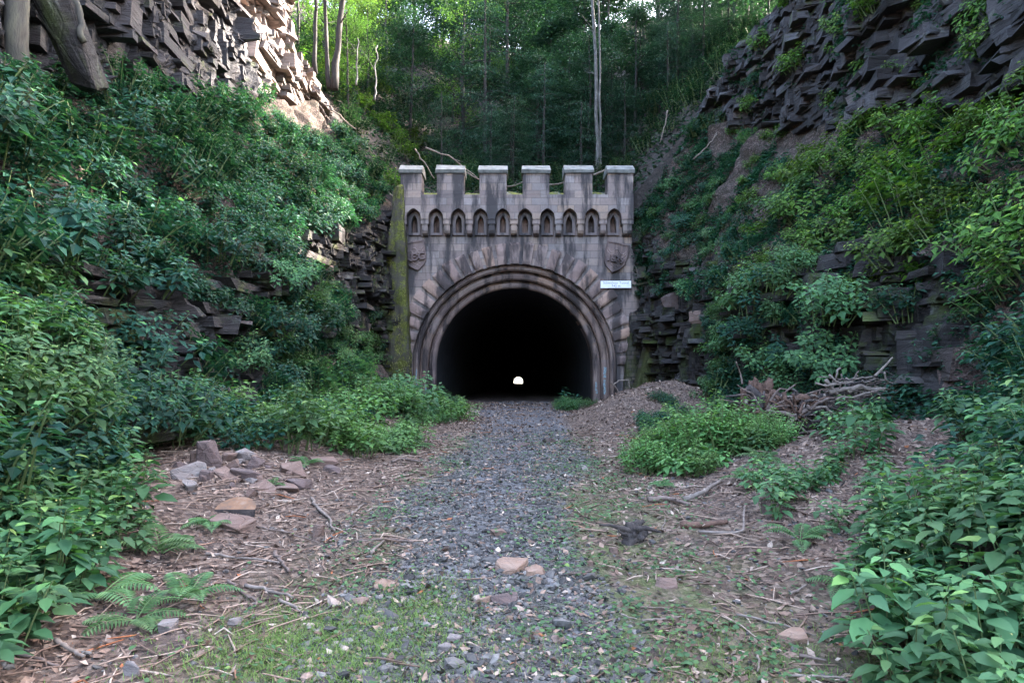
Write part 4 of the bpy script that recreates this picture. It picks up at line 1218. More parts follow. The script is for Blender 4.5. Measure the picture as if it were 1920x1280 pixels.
def bare_trunk(nm, p0, p1, r0, r1, mat, label, seed, group=None, crown=None, kink=.15):
    r = np.random.default_rng(seed)
    p0, p1 = np.array(p0, float), np.array(p1, float)
    t = np.linspace(0, 1, 14)
    w = np.cumsum(r.normal(0, kink / 3, (14, 3)), 0); w -= w[0] + (w[-1] - w[0]) * t[:, None]
    pts = (p1 - p0) * t[:, None] + w * np.array([1, 1, .2])
    mb = MB(); mb.tube(pts, (r0 + (r1 - r0) * t) * (1 + .35 * np.exp(-t * 14)), 10, .5, 0, True, .16, r)
    for q in ((.45, .6, .72, .85) if r0 < r1 * 3 and r1 < r0 else ()):
        i = int(q * 13); az = r.uniform(0, 6.3); s = np.linspace(0, 1, 6); Lb = r.uniform(.8, 1.8)
        mb.tube(pts[i] + np.stack([np.cos(az) * Lb * s, np.sin(az) * Lb * s, Lb * (.5 * s)], 1) + r.normal(0, .04, (6, 3)) * s[:, None], r1 * .45 * (1.05 - s), 5, .5, 0, False)
    root = thing(nm, label, 'tree', tuple(p0), group)
    link('trunk', mb.mesh('trunk', [MAT[mat]], True), root)
    if crown is not None:
        c = link('crown', crown, root); c.location = tuple(pts[-1] - np.array([0, 0, 5.0]))
    return root

def up_from(px, py, Y, px2, Ytop_h, dy=0):
    """foot at a pixel on depth Y, top h metres higher at column px2."""
    a = px2w(px, py, Y); b = a.copy(); b.z += Ytop_h; b.x = (px2 - 960) * Y / FPX; b.y += dy
    return a, b
for px, py, px2, r0, mt, lab, sd_ in (
        (590, 138, 597, .12, 'bark', 'slim straight grey tree trunk, thinnest of the three beside the sunlit cliff', 1),
        (617, 165, 604, .12, 'bark', 'middle grey tree trunk of the three beside the sunlit cliff', 2),
        (627, 168, 650, .19, 'bark', 'thick trunk leaning outward at its foot beside the sunlit cliff', 3)):
    a, b = up_from(px, py, 38.5, px2, 9.5)
    bare_trunk('tree', a, b, r0, r0 * .6, mt, lab, sd_, 'three trunks beside the sunlit cliff', LIMES[1][1], .08)
for px, py, px2, h, r0, lab, sd_, g in (
        (1122, 226, 1108, 13, .115, 'pale birch trunk with flaking bark above the battlements', 11, None),
        (1126, 232, 1122, 13, .07, 'thin pale trunk beside the flaking birch above the battlements', 12, None)):
    a, b = up_from(px, py, 40.6, px2, h); a.z = min(a.z, float(hill_z(a.x, a.y)) + .3) - .2
    bare_trunk('birch_tree', a, b, r0, r0 * .6, 'bark_pale', lab, sd_, g, None, .12)
for px, py, px2, h, r0, lab, sd_ in (
        (1300, 110, 1284, 9, .17, 'dark upright trunk standing before the bright sky gap', 21),
        (1205, 150, 1212, 12, .13, 'slender dark trunk between the birch and the sky gap', 22),
        (1240, 130, 1228, 12, .11, 'slender dark trunk leaning under the sky gap', 23),
        (1375, 120, 1392, 10, .16, 'dark trunk on the rim of the shaded cliff', 24)):
    a, b = up_from(px, py, 50, px2, h); a.z = float(hill_z(a.x, a.y)) - .2
    b.z = a.z + h
    bare_trunk('tree', a, b, r0, r0 * .6, 'bark', lab, sd_, None, None, .15)
for px, py, px2, h, r0, lab, sd_ in ((668, 160, 670, 2.6, .05, 'thin crooked pale sapling by the sunny trees, the straighter one', 31), (702, 188, 708, 3.0, .05, 'thin pale sapling bending in an arc by the sunny trees', 32)):
    a, b = up_from(px, py, 37.6, px2, h)
    bare_trunk('sapling', a, b, r0, r0 * .5, 'bark_pale', lab, sd_, None, None, .13)
# dark leaning trunks against the near cliff, upper corner
for (x0, y0, Ya), (x1, y1, Yb), ra, rb, mt, lab, sd_ in (
        ((48, 215, 12.6), (14, -60, 12.3), .15, .22, 'bark_lichen', 'grey lichened tree trunk standing against the cliff in the upper corner', 41),
        ((158, 80, 13.4), (128, -60, 13.4), .05, .09, 'bark_lichen', 'thin grey stem rising beside the slanting rock slab', 43)):
    bare_trunk('tree', px2w(x0, y0, Ya), px2w(x1, y1, Yb), ra, rb, mt, lab, sd_, None, None, .1)
for px, Y, sc in ((1150, 49, 1.0), (1260, 47, .95), (1330, 52, 1.05), (1400, 46, 1.0), (1230, 56, 1.0), (1450, 52, 1.1), (1130, 55, .9), (1010, 46, .9), (1070, 48, 1.0), (1100, 44, .85), (950, 49, .95), (1040, 52, 1.1), (1190, 46, .95)):
    pos = on_hill(px, Y); sc = under_light(pos, sc, H_OAK[k % 4])
    if sc < .35: continue
    place_tree(OAKS[k % 4], pos, R0.uniform(0, 6), sc, 'dark leafy tree in the shaded wood on the hill behind the battlements', 'trees in the shaded wood behind the battlements'); k += 1
# mostly unseen trees added on both rims to shade the cutting
for x, y, sc in ((13.2, 23, 1.0), (13, 30, .95), (14.5, 33.5, .9), (19.5, 24, 1.1), (18.5, 28.5, 1.1), (17.5, 24.5, 1.1), (22, 31, 1.2), (19, 20.5, 1.1), (13.5, 17, .95), (16, 22, 1.1), (14, 27, 1.05), (16.5, 32, 1.15), (20, 26, 1.25), (21, 35, 1.3), (20, 17, 1.2), (15, 37, 1.0), (21, 10, 1.1)):
    z = float(np.interp(x, [12, 24], [15, 21])) - .5
    place_tree(BIG[k % 2], (x, y, z), R0.uniform(0, 6), sc, 'tall tree added for shade on the rim of the shaded cliff', 'tall trees added for shade on the rim of the shaded cliff'); k += 1
for x, y, sc in ((-13.5, 13, .9), (-14, 19, .9), (-14.5, 25, .85), (-15, 31.5, .7), (-17, 15, .8), (-16, 22, .75), (-18, 30, .75)):
    place_tree(BIG[k % 2], (x, y, 20), R0.uniform(0, 6), sc, 'tall tree added for shade on top of the partly sunlit cliff', 'tall trees added for shade on top of the partly sunlit cliff'); k += 1

# ------------------------------------------------------------------ bushes on banks and hill
BUSH = {m: [herb('bush', 500 + 20 * i + j, 22, .75, .78, .14, 19, m, False, .2, .55, 0, .5, .15) for j in range(5)] for i, m in enumerate(('leaf_bank', 'leaf_yellow', 'leaf_pale', 'leaf_clump'))}
BUSH['fine'] = [herb('bush', 800 + j, 22, .4, .75, .085, 26, 'leaf_clump', False, .2, .5, 0, .4, .15) for j in range(5)]
BUSH['leaf_tree'] = [herb('bush', 700 + j, 20, .8, .9, .14, 22, 'leaf_tree', False, .2, .5, 0, .6, .1) for j in range(4)]
HERB = {m: [herb('balsam', 600 + 20 * i + j, 6, .25, .62, .155, 13, m, True, .22, .5, 1 if j % 2 else 0, .35, .3) for j in range(7)] for i, m in enumerate(('leaf_balsam', 'leaf_yellow', 'leaf_pale', 'leaf_clump'))}

def sample_bank(V, N, S, s0, s1, n, r):
    u = r.random(n * 4); w = r.random(n * 4)
    j0 = np.searchsorted(S, s0); j1 = np.searchsorted(S, s1)
    i = (u * (V.shape[0] - 1)).astype(int); j = (j0 + w * (j1 - j0 - 1)).astype(int)
    P = V[i, j]; Nn = N[i, j]
    dy = np.abs(V[np.minimum(i + 1, V.shape[0] - 1), j, 1] - P[:, 1]) + .01
    dw = np.linalg.norm(V[i, np.minimum(j + 1, V.shape[1] - 1)] - P, axis=1) * (dy)
    keep = r.random(len(P)) < np.clip(dw / (np.percentile(dw, 90) + 1e-9), 0, 1)
    return P[keep][:n], Nn[keep][:n]

def poisson(P, rad_fn):
    """greedy thinning."""
    out = []
    for i in range(len(P)):
        rr = rad_fn(P[i])
        if all((P[i] - P[q]).dot(P[i] - P[q]) > rr * rr for q in out): out.append(i)
    return out

BARE = [[(470, 150), (560, 140), (650, 225), (620, 285), (545, 245), (480, 205)],           # sunlit bare slope
        [(235, 0), (540, 0), (540, 130), (480, 150), (400, 165), (310, 180), (240, 140)],    # cliff
        [(1480, 215), (1600, 225), (1560, 310), (1450, 300)], [(1560, 560), (1680, 540), (1680, 700), (1560, 700)],
        [(545, 445), (700, 420), (712, 600), (640, 590), (560, 520)], [(690, 370), (760, 330), (760, 760), (700, 700)],
        [(1185, 560), (1330, 560), (1330, 760), (1180, 760)], [(60, 545), (300, 540), (420, 600), (410, 690), (250, 640), (60, 625)], [(390, 690), (470, 660), (480, 800), (420, 820)]]
SPARSE = [[(1190, 320), (1450, 190), (1480, 400), (1340, 520), (1200, 560)]]
LL = 'leafy green bush in the dense growth on the bank of the mossy buttress'
LG = 'bushes covering the bank of the mossy buttress'
RL = 'leafy green bush in the growth on the bank under the shaded cliff'
RG = 'bushes covering the bank under the shaded cliff'
YL = 'sunny yellow-green bush high on the bank under the shaded cliff'
YG = 'yellow-green bushes under the shaded cliff'
def fill(V, N, S, s0, s1, n, rad, right, seed, scale=1.0, limit=400):
    r = np.random.default_rng(seed)
    P, Nn = sample_bank(V, N, S, s0, s1, n, r)
    px, py = project(P[:, 0], P[:, 1], P[:, 2])
    ok = (P[:, 1] > 4.2) & ~(right & (P[:, 1] < 12.0) & (px < 1840) & (py > 640)) & (px > -120) & (px < 2040) & (py > -60)
    for b in BARE: ok &= ~in_poly(px, py, b)
    for b in SPARSE: ok &= ~(in_poly(px, py, b) & (r.random(len(P)) < .45))
    P, Nn, px, py = P[ok], Nn[ok], px[ok], py[ok]
    sel = poisson(P, lambda p: rad)[:limit]
    for i in sel:
        yel = right and (px[i] > 1440 + 40 * r.normal() ) and py[i] < 560
        m = 'leaf_pale' if (not right and s1 < 1.5 and P[i, 1] > 11) else 'leaf_yellow' if yel else ('leaf_bank' if (P[i, 1] > 6 or not right) else 'leaf_balsam')
        if right and not yel and r.random() < .3: m = 'leaf_pale'
        if m not in BUSH: m = 'leaf_bank'
        sp = in_poly([px[i]], [py[i]], SPARSE[0])[0]
        sc = scale * r.uniform(.75, 1.2) * (.6 if sp else 1)
        tilt = nrm(Nn[i] * .55 + np.array([0, 0, .8]))
        place('bush', BUSH[m][r.integers(5)], P[i], r.uniform(0, 6.3), sc, tilt,
              (YL if yel else RL) if right else LL, 'bush', (YG if yel else RG) if right else LG)
    return len(sel)
n1 = fill(VL, NL, SL, 2.0, 2.97, 3600, .98, False, 1, 1.5, 95)
n2 = fill(VL, NL, SL, 0.1, 1.1, 900, .75, False, 2, 1.1, 40)
n3 = fill(VL, NL, SL, 1.2, 1.95, 1800, .8, False, 3, 1.25, 62)
n4 = fill(VR, NR, SR, 2.0, 2.97, 3600, 1.0, True, 4, 1.45, 84)
n5 = fill(VR, NR, SR, 0.35, 1.1, 500, .9, True, 5, 1.0, 18)
n6 = fill(VR, NR, SR, 1.2, 1.95, 900, 1.0, True, 6, 1.15, 36)
n7 = fill(VR, NR, SR, 3.05, 3.9, 700, 1.0, True, 7, 1.2, 30)
print('bushes', n1, n2, n3, n4, n5, n6)
# shrubs on the hill behind the battlements
r = np.random.default_rng(77)
pts = []
for _ in range(2600):
    Y = r.uniform(37.4, 58) if r.random() < .85 else r.uniform(58, 80); px = r.uniform(480, 1500)
    p = on_hill(px, Y)
    if abs(p.x) < 2.2 and Y < 38.4: continue
    q = project(np.array([p.x]), np.array([p.y]), np.array([p.z]))
    if in_poly(q[0], q[1], BARE[0])[0]: continue
    if all((p - w).length > (1.0 if Y < 45 else 1.7) for w in pts): pts.append(p)
pts = pts[:285]
for p in pts:
    sun_side = p.x < -5.5
    m = BUSH['leaf_yellow'] if (sun_side and r.random() < .5) else BUSH['leaf_tree']
    place('shrub', m[r.integers(4)], p, r.uniform(0, 6.3), r.uniform(1.2, 2.1), None,
          'light green shrub on the slope under the sunny trees' if sun_side else 'dark green shrub on the shaded slope behind the battlements', 'shrub',
          'shrubs under the sunny trees' if sun_side else 'shrubs on the shaded slope behind the battlements')

# ------------------------------------------------------------------ finding the ground under a pixel
from mathutils.bvhtree import BVHTree
bpy.context.view_layer.update()
def make_bvh(names):
    vs, fs, off = [], [], 0
    for nm in names:
        m = bpy.data.objects[nm].data
        vs += [tuple(v.co) for v in m.vertices]
        fs += [tuple(i + off for i in p.vertices) for p in m.polygons]
        off = len(vs)
    return BVHTree.FromPolygons(vs, fs)
BVH = make_bvh(['ground', 'left_bank', 'left_rock_ledge', 'left_slope', 'right_bank', 'right_rock_ledge', 'right_slope', 'hillside'])
EYE = Vector((0, 0, CAM_H))
def hit(px, py):
    d = Vector(((px - 960) / FPX, 1.0, (HOR - py) / FPX)).normalized()
    p, n, i, dist = BVH.ray_cast(EYE, d, 200)
    if p is None: p, n = px2w(px, py, 30), Vector((0, 0, 1))
    return p, n
def drop(x, y, ztop=6.0):
    p, n, i, d = BVH.ray_cast(Vector((x, y, ztop)), Vector((0, 0, -1)), 60)
    return (p, n if n.z > 0 else -n) if p is not None else (Vector((x, y, 0)), Vector((0, 0, 1)))
def drop_many(X, Y, ztop=6.0):
    out = np.zeros((len(X), 3)); nn = np.zeros((len(X), 3))
    for i in range(len(X)):
        p, n = drop(float(X[i]), float(Y[i]), ztop); out[i] = p; nn[i] = n
    return out, nn

# ------------------------------------------------------------------ near plants
def edge_left(y): return np.interp(y, [3.0, 3.9, 5.0, 6.2, 8.3, 10], [-2.5, -2.75, -2.9, -3.25, -4.4, -5.3])
def edge_right(y): return np.interp(y, [3.0, 3.4, 4.5, 5.5, 6.4, 7.4, 9], [1.75, 1.85, 2.3, 2.35, 2.3, 2.5, 3.3])
r = np.random.default_rng(9)
cnt = 0
pl = []
for _ in range(2600):
    y = r.uniform(2.7, 9.6); left = r.random() < .5
    if left:
        x = edge_left(y) - abs(r.normal(0, 1.15)) - .08
        if x < -6.6: continue
    else:
        x = edge_right(y) + abs(r.normal(0, 1.0)) + .1
        if x > 5.2: continue
    p, n = drop(x, y)
    px, py = project(p.x, p.y, p.z)
    if not (-160 < px < 2080 and py < 1420): continue
    if not left and ((1420 < px < 1790 and py < 1062 and r.random() < .95) or (px >= 1790 and py < 975 and r.random() < .9)): continue      # bare litter mound
    if not left and 1340 < px < 1560 and py > 1120: continue
    if left and px > 225 and py < 985 and r.random() < .85: continue
    dmin = .21 if y < 5 else .27
    if any((p - q).length < dmin for q in pl): continue
    pl.append(p)
    young = (left and py > 1010 and px > 180) or (not left and px < 1560)
    mt = ('leaf_balsam' if r.random() < .75 else 'leaf_pale') if left else ('leaf_balsam' if r.random() < .4 else 'leaf_pale')
    sc = r.uniform(.8, 1.25) * (.7 if young else 1.0)
    place('balsam', HERB[mt][r.integers(7)], p - n * .02, r.uniform(0, 6.3), sc, nrm(np.array(n) * .3 + np.array([0, 0, .8])),
          ('broad-leaved balsam plant in the lush growth on the mossy buttress side of the path' if left else 'broad-leaved balsam plant in the lush growth on the stump side of the path'), 'plant',
          'balsam plants on the mossy buttress side' if left else 'balsam plants on the stump side')
    cnt += 1
print('balsam', cnt)
# the bright bush in front of the stump, at the path's edge
for k in range(46):
    a, q = r.uniform(0, 6.3), math.sqrt(r.random())
    p, n = drop(2.9 + 1.2 * q * math.cos(a), 10.6 + 1.3 * q * math.sin(a))
    place('balsam', HERB['leaf_clump'][k % 7] if k % 3 == 0 else BUSH['fine'][k % 5], p, r.uniform(0, 6.3), r.uniform(.85, 1.25) * (1.75 - .95 * q), None, 'pale green balsam plant in the rounded clump at the path edge before the stump', 'plant', 'balsam plants of the clump before the stump')
# low clumps at the portal's foot and along the banks
def clump(cx, cy, rx, ry, n, mats, sc, label, group, name='weed'):
    for k in range(n):
        a, q = r.uniform(0, 6.3), math.sqrt(r.random())
        p, nn = drop(cx + rx * q * math.cos(a), cy + ry * q * math.sin(a))
        m = mats[k % len(mats)]
        place(name, (HERB if m in HERB and cy < 16 else BUSH)[m][r.integers(5)], p, r.uniform(0, 6.3), sc * r.uniform(.7, 1.15), None, label, 'plant', group)
clump(-3.6, 28.0, 1.1, 3.2, 15, ['leaf_pale', 'leaf_bank'], 1.1, 'low green weed clump at the foot of the arch beside the mossy buttress', 'weeds at the arch foot beside the mossy buttress')
clump(-2.5, 26.5, .35, 2.0, 6, ['leaf_pale', 'leaf_bank'], .8, 'low green weed clump at the foot of the arch beside the mossy buttress', 'weeds at the arch foot beside the mossy buttress')
clump(2.6, 28.5, .6, 2.2, 9, ['leaf_pale', 'leaf_bank'], .85, 'green weed clump before the dark tunnel mouth on the sign side', 'weeds before the tunnel mouth on the sign side')
clump(-2.35, 13.6, .55, .9, 10, ['leaf_pale'], .75, 'pale low weed in the feathery patch by the litter ridge', 'weeds in the feathery patch')
clump(3.9, 16.0, 1.3, 2.0, 12, ['leaf_pale', 'leaf_bank'], .7, 'green weed between the spoil mound and the stump', 'weeds between the spoil mound and the stump')
clump(4.9, 20.0, .9, 1.0, 5, ['leaf_bank'], .6, 'green weed on the front of the spoil mound', 'weeds on the spoil mound')
clump(-5.0, 15.5, 1.0, 2.8, 22, ['leaf_pale', 'leaf_bank'], 1.1, 'bright green bushy weed behind the rubble heap', 'weeds behind the rubble heap')
clump(-5.3, 22.0, .9, 3.6, 18, ['leaf_pale', 'leaf_bank'], 1.2, 'bright green bushy weed along the foot of the rock ledge', 'weeds along the rock ledge')
clump(3.6, 7.6, .9, .6, 7, ['leaf_balsam'], .55, 'young balsam sprig on the litter mound before the stump', 'balsam sprigs on the litter mound')
def patch(poly, n, mats, sc, label, group, seed):
    rr_ = np.random.default_rng(seed); x0, x1 = min(q[0] for q in poly), max(q[0] for q in poly); y0, y1 = min(q[1] for q in poly), max(q[1] for q in poly); got = []
    for _ in range(n * 12):
        px, py = rr_.uniform(x0, x1), rr_.uniform(y0, y1)
        if not in_poly([px], [py], poly)[0]: continue
        p, nn = hit(px, py)
        if any((p - q).length < .62 for q in got): continue
        got.append(p)
        place('weed', BUSH[mats[len(got) % len(mats)]][rr_.integers(5)], p, rr_.uniform(0, 6.3), sc * rr_.uniform(.5, 1.35), nrm(np.array(nn) * .4 + rr_.normal(0, .12, 3) + np.array([0, 0, .8])), label, 'plant', group)
        if len(got) >= n: break
patch([(1335, 760), (1340, 610), (1400, 520), (1470, 470), (1570, 500), (1560, 640), (1540, 700), (1400, 720)], 34, ['leaf_pale', 'leaf_bank', 'leaf_pale'], 1.25, 'fresh green leafy growth on the ledge above the uprooted stump', 'leafy growth above the uprooted stump', 81)  # bank bushes from the bush meshes; weed is only their object name
patch([(430, 800), (470, 600), (540, 500), (600, 560), (690, 650), (700, 760), (600, 800)], 34, ['leaf_pale', 'leaf_bank', 'leaf_pale'], 1.25, 'fresh green leafy growth on the ledge between the mossy buttress and the rubble heap', 'leafy growth on the ledge by the mossy buttress', 82)  # bushes as well, weed in object name only
patch([(0, 690), (60, 650), (200, 690), (330, 770), (420, 830), (280, 840), (0, 800)], 20, ['leaf_bank', 'leaf_pale'], 1.1, 'leafy growth on the low bank behind the near balsam plants', 'leafy growth behind the near balsam plants', 83)
# a taller sprig standing out against the dark mouth
p, n = drop(2.25, 30.5)
place('sapling', herb('sapling', 901, 2, .2, 1.5, .30, 11, 'leaf_bank', True, .15, .5, 0, .1, .25), p, .5, 1.0, None, 'single taller sprig standing before the black tunnel mouth', 'plant')
p, n = drop(3.1, 30.8)
place('sapling', herb('sapling', 902, 3, .3, 1.0, .30, 8, 'leaf_bank', True, .1, .5, 0, .6, .35), p, .5, 1.0, None, 'spreading shorter sprig beside the taller sprig in the tunnel mouth', 'plant')

FERN = [fern('fern', 950 + k, 7, .62) for k in range(4)]
FERN_S = [fern('fern', 960 + k, 6, .55, near=False) for k in range(3)]
for k, (px, py, sc, lab) in enumerate([
        (185, 1120, .95, 'largest fern, arching over the bare ground in the lower corner'), (255, 1165, .6, 'fern beside the largest one, nearest the path'),
        (352, 1125, .68, 'fern with one broad pale frond beside bare twigs'), (300, 1040, .8, 'fern among balsam plants below the half-round log'),
        (395, 985, .62, 'fern just below the half-round log'), (512, 910, .36, 'small upright fern in front of the rubble heap'),
        (575, 872, .55, 'pale fern behind the rubble heap'), (300, 835, .8, 'fern under the bank behind the rubble heap'),
        (1240, 912, .5, 'small fern at the lower edge of the rounded clump'), (1428, 862, .75, 'fern between the rounded clump and the litter mound'),
        (1395, 900, .6, 'fern beside the gnarled root at the litter mound'), (1500, 1015, .6, 'fern among the balsam beside the litter mound'),
        (1590, 1100, .6, 'dark fern low under the balsam on the stump side'), (1870, 960, .7, 'fern high among the balsam beside the frame edge'),
        (690, 838, .55, 'pale feathery fern at the lower end of the litter ridge'), (735, 850, .6, 'pale feathery fern nearest the path by the litter ridge'),
        (700, 808, .6, 'pale feathery fern highest on the litter ridge'), (1270, 800, .7, 'fern in front of the spoil mound')]):
    p, n = hit(px, py)
    place('fern', FERN[k % 4] if p.y < 11 else FERN_S[k % 3], p, r.uniform(0, 6.3), sc * (1 if p.y < 11 else 1.2), nrm(np.array(n) * .3 + np.array([0, 0, .8])), lab, 'fern')

# ------------------------------------------------------------------ stones
def rock_mesh(seed, mat, flat=0.0, n=16):
    rr = random.Random(seed)
    bm = bmesh.new()
    for _ in range(n):
        p = Vector((rr.uniform(-1, 1), rr.uniform(-1, 1), rr.uniform(-1, 1)))
        k = max(abs(p.x), abs(p.y), abs(p.z)); p = p / k * rr.uniform(.82, 1.0)
        p.z = max(-1, min(1, p.z * (1 + flat)))
        bm.verts.new(p * .5)
    res = bmesh.ops.convex_hull(bm, input=bm.verts)
    for v in [v for v in bm.verts if not v.link_faces]: bm.verts.remove(v)
    bmesh.ops.bevel(bm, geom=list(bm.edges), offset=.025, segments=1, affect='EDGES')
    bmesh.ops.triangulate(bm, faces=bm.faces)
    bmesh.ops.subdivide_edges(bm, edges=list(bm.edges), cuts=1)
    for v in bm.verts:
        v.co += Vector((rr.uniform(-1, 1), rr.uniform(-1, 1), rr.uniform(-1, 1))) * .012
    me = bpy.data.meshes.new('rock'); bm.to_mesh(me); bm.free()
    me.materials.append(MAT[mat])
    return me
def rock(px, py_base, w, h, mat, label, seed, dpt=1.0, rz=None, tx=0.0, ty=0.0, nm='rock', group=None, flat=.6):
    p, n = hit(px, py_base)
    s = p.y / FPX
    o = link(nm, rock_mesh(seed, mat, flat), None, (p.x, p.y + w * s * dpt * .35, p.z + h * s * .24))
    o.scale = (w * s * 1.22, w * s * dpt * 1.1, h * s * 1.35)
    o.rotation_euler = (tx, ty, rz if rz is not None else (seed * 1.7) % .8 - .4)
    tag(o, label, 'rock', group)
    return o
ROCKS = [
    (387, 873, 42, 50, 'boulder_dark', 'tallest dark block standing at the back of the rubble heap', .8, .1, .1),
    (361, 868, 30, 26, 'boulder', 'brown block leaning on the tallest dark block', .8, .1, -.2),
    (344, 898, 56, 32, 'boulder_grey', 'large pale grey slab at the outer end of the rubble heap', .8, .25, .25),
    (452, 860, 36, 18, 'boulder_grey', 'pale flat-topped stone at the back of the rubble heap', .8, .2, 0),
    (426, 864, 24, 16, 'boulder', 'small brown stone beside the pale flat-topped one', .8, .1, .1),
    (456, 897, 52, 22, 'boulder_dark', 'long dark slab in the middle of the rubble heap', .7, .3, .2),
    (429, 882, 40, 12, 'boulder', 'narrow slab tilted steeply across the rubble heap', .4, 0, -.6),
    (475, 878, 22, 22, 'boulder_dark', 'small dark stone wedged behind the long dark slab', .8, 0, .5),
    (545, 890, 42, 22, 'boulder', 'brown four-sided slab at the path end of the rubble heap', .9, .35, .15),
    (550, 914, 56, 18, 'boulder_dark', 'mossy dark slab below the brown four-sided slab', .6, .2, .1),
    (535, 921, 38, 12, 'boulder', 'thin slab half under the mossy dark slab', .8, .2, .15),
    (485, 920, 54, 12, 'boulder', 'flat brown slab lying at the front of the rubble heap', 1.0, .25, 0),
    (419, 898, 42, 14, 'boulder', 'sloping brown slab under the narrow tilted one', .9, .3, .3),
    (383, 898, 24, 16, 'boulder_dark', 'dark stone under the tallest dark block', .9, .1, .2),
    (349, 918, 30, 16, 'boulder_grey', 'grey stone below the large pale slab', .9, .3, .2),
    (272, 922, 44, 16, 'boulder', 'brown slab half hidden by leaves beside the rubble heap', .8, .2, .1),
    (602, 872, 46, 14, 'boulder', 'low pointed stone apart from the rubble heap, nearest the path', .8, .1, .1),
    (622, 886, 30, 12, 'boulder_dark', 'small dark stone in front of the low pointed one', .8, .1, .1),
    (596, 1006, 20, 24, 'boulder', 'small upright brown stone on the litter by a pale branch', .6, 0, .1),
    (426, 992, 72, 20, 'boulder', 'flat slab under the half-round log', .8, .2, .0),
    (958, 1074, 56, 17, 'boulder_tan', 'flat tan stone with a straight edge lying on the gravel', 1.0, .15, 0),
    (1000, 1076, 34, 10, 'boulder_tan', 'small tan stone touching the flat tan stone on the gravel', 1.0, .1, 0),
    (946, 1132, 44, 18, 'boulder_dark', 'dark lump of stone on the gravel among green leaves', .8, 0, 0),
    (905, 1130, 30, 12, 'boulder_tan', 'pale tan chip beside the dark lump on the gravel', .6, .2, 0),
    (725, 1102, 52, 9, 'boulder_tan', 'thin orange-brown slab lying by the gravel edge', .8, .1, 0),
    (1250, 1102, 36, 15, 'boulder', 'round brown stone lying alone below the dead stump piece', .8, 0, 0),
    (1490, 1206, 60, 20, 'boulder_tan', 'wedge-shaped tan stone near the lower frame edge on the stump side', .7, .1, 0),
    (1030, 830, 30, 10, 'boulder_dark', 'dark brown stone on the path before the tunnel', .8, 0, 0),
    (975, 838, 26, 6, 'boulder_dark', 'thin dark slab on the path before the tunnel', .8, 0, 0),
    (933, 1004, 26, 11, 'boulder', 'brown stone flush with the gravel above the flat tan stone', .8, 0, 0),
    (1152, 1037, 18, 12, 'boulder', 'small reddish stone near the dead stump piece', .8, 0, 0),
    (242, 1268, 34, 26, 'boulder_grey', 'bluish pale stone at the bottom edge among clover', .9, 0, 0),
    (310, 1185, 30, 20, 'boulder_grey', 'grey stone beside the bare soil below the pale frond', .9, 0, 0),
    (436, 1172, 26, 14, 'boulder_grey', 'grey stone in the twigs beside the gravel', .9, 0, 0),
    (850, 1205, 28, 14, 'boulder_grey', 'rounded grey stone on the gravel near the lower edge', .9, 0, 0),
    (835, 1222, 26, 14, 'boulder_grey', 'bluish stone on the gravel just below the rounded grey one', .9, 0, 0),
    (590, 612, 60, 50, 'rock_moss', 'big boulder capped with leaf litter, sticking out of the bushes', 1.0, 0, 0),
    (612, 512, 22, 22, 'boulder', 'small pinkish boulder perched on the rock ledge', .9, 0, 0),
    (435, 792, 56, 70, 'rock_moss', 'dark boulder rising from the bushes behind the rubble heap', 1.0, 0, 0),
    (270, 728, 60, 50, 'rock_moss', 'dark boulder in the growth behind the near balsam', 1.0, 0, 0),
    (1265, 575, 34, 30, 'boulder_dark', 'rounded boulder on the rock face beside the sign', .9, 0, 0),
    (1320, 612, 46, 34, 'boulder', 'brown boulder on top of the retaining wall', .9, 0, 0),
]
for k, (px, py, w, h, mt, lab, dpt, tx, ty) in enumerate(ROCKS):
    rock(px, py, w, h, mt, lab, 1000 + k * 3, dpt, None, tx, ty)

patch([(640, 775), (760, 745), (765, 775), (650, 800)], 12, ['leaf_clump', 'leaf_pale'], 1.6, 'tall pale green bush at the foot of the mossy buttress', 'pale bushes at the foot of the mossy buttress', 84)
patch([(755, 770), (862, 772), (866, 792), (750, 802)], 12, ['leaf_clump', 'leaf_pale'], 1.0, 'low pale green weed in front of the outer arch ring', 'low weeds in front of the arch ring', 85)
patch([(640, 852), (785, 850), (775, 815), (650, 815)], 12, ['leaf_clump'], .8, 'pale low weed in the feathery patch by the litter ridge', 'weeds in the feathery patch', 86)
patch([(445, 845), (640, 838), (650, 750), (470, 740)], 30, ['leaf_pale', 'leaf_clump', 'leaf_bank'], 1.3, 'bright green bushy weed behind the rubble heap', 'weeds behind the rubble heap', 87)
for k, (px, py) in enumerate(((668, 842), (712, 848), (748, 838), (690, 826), (730, 822), (655, 830), (770, 842), (705, 835))):
    p, n = hit(px, py)
    place('fern', FERN_S[k % 3], p, k * 1.3, 1.15, None, 'pale feathery fern in the loose patch below the litter ridge', 'fern', 'ferns of the loose patch below the litter ridge')
q0, q1 = px2w(178, 165, 13.9), px2w(70, -70, 13.0)
o = link('rock_slab', rock_mesh(77, 'rock_moss', .2, 26), None, (q0 + q1) / 2)
o.scale = (.62, .7, (q1 - q0).length * 1.05); o.rotation_euler = (q1 - q0).to_track_quat('Z', 'Y').to_euler()
tag(o, 'long rough rock slab slanting up across the cliff in the upper corner', 'rock')
for k in range(30):
    px, py = r.normal(430, 58), r.normal(888, 15)
    w = abs(r.normal(0, 6)) + 10
    rock(px, py, w, w * r.uniform(.4, .8), ['boulder', 'boulder_dark', 'boulder_grey', 'boulder'][k % 4], 'small broken stone lying among the bigger blocks of the rubble heap', 2000 + k, 1.0, None, r.normal(0, .2), r.normal(0, .2), 'rock', 'small stones of the rubble heap')
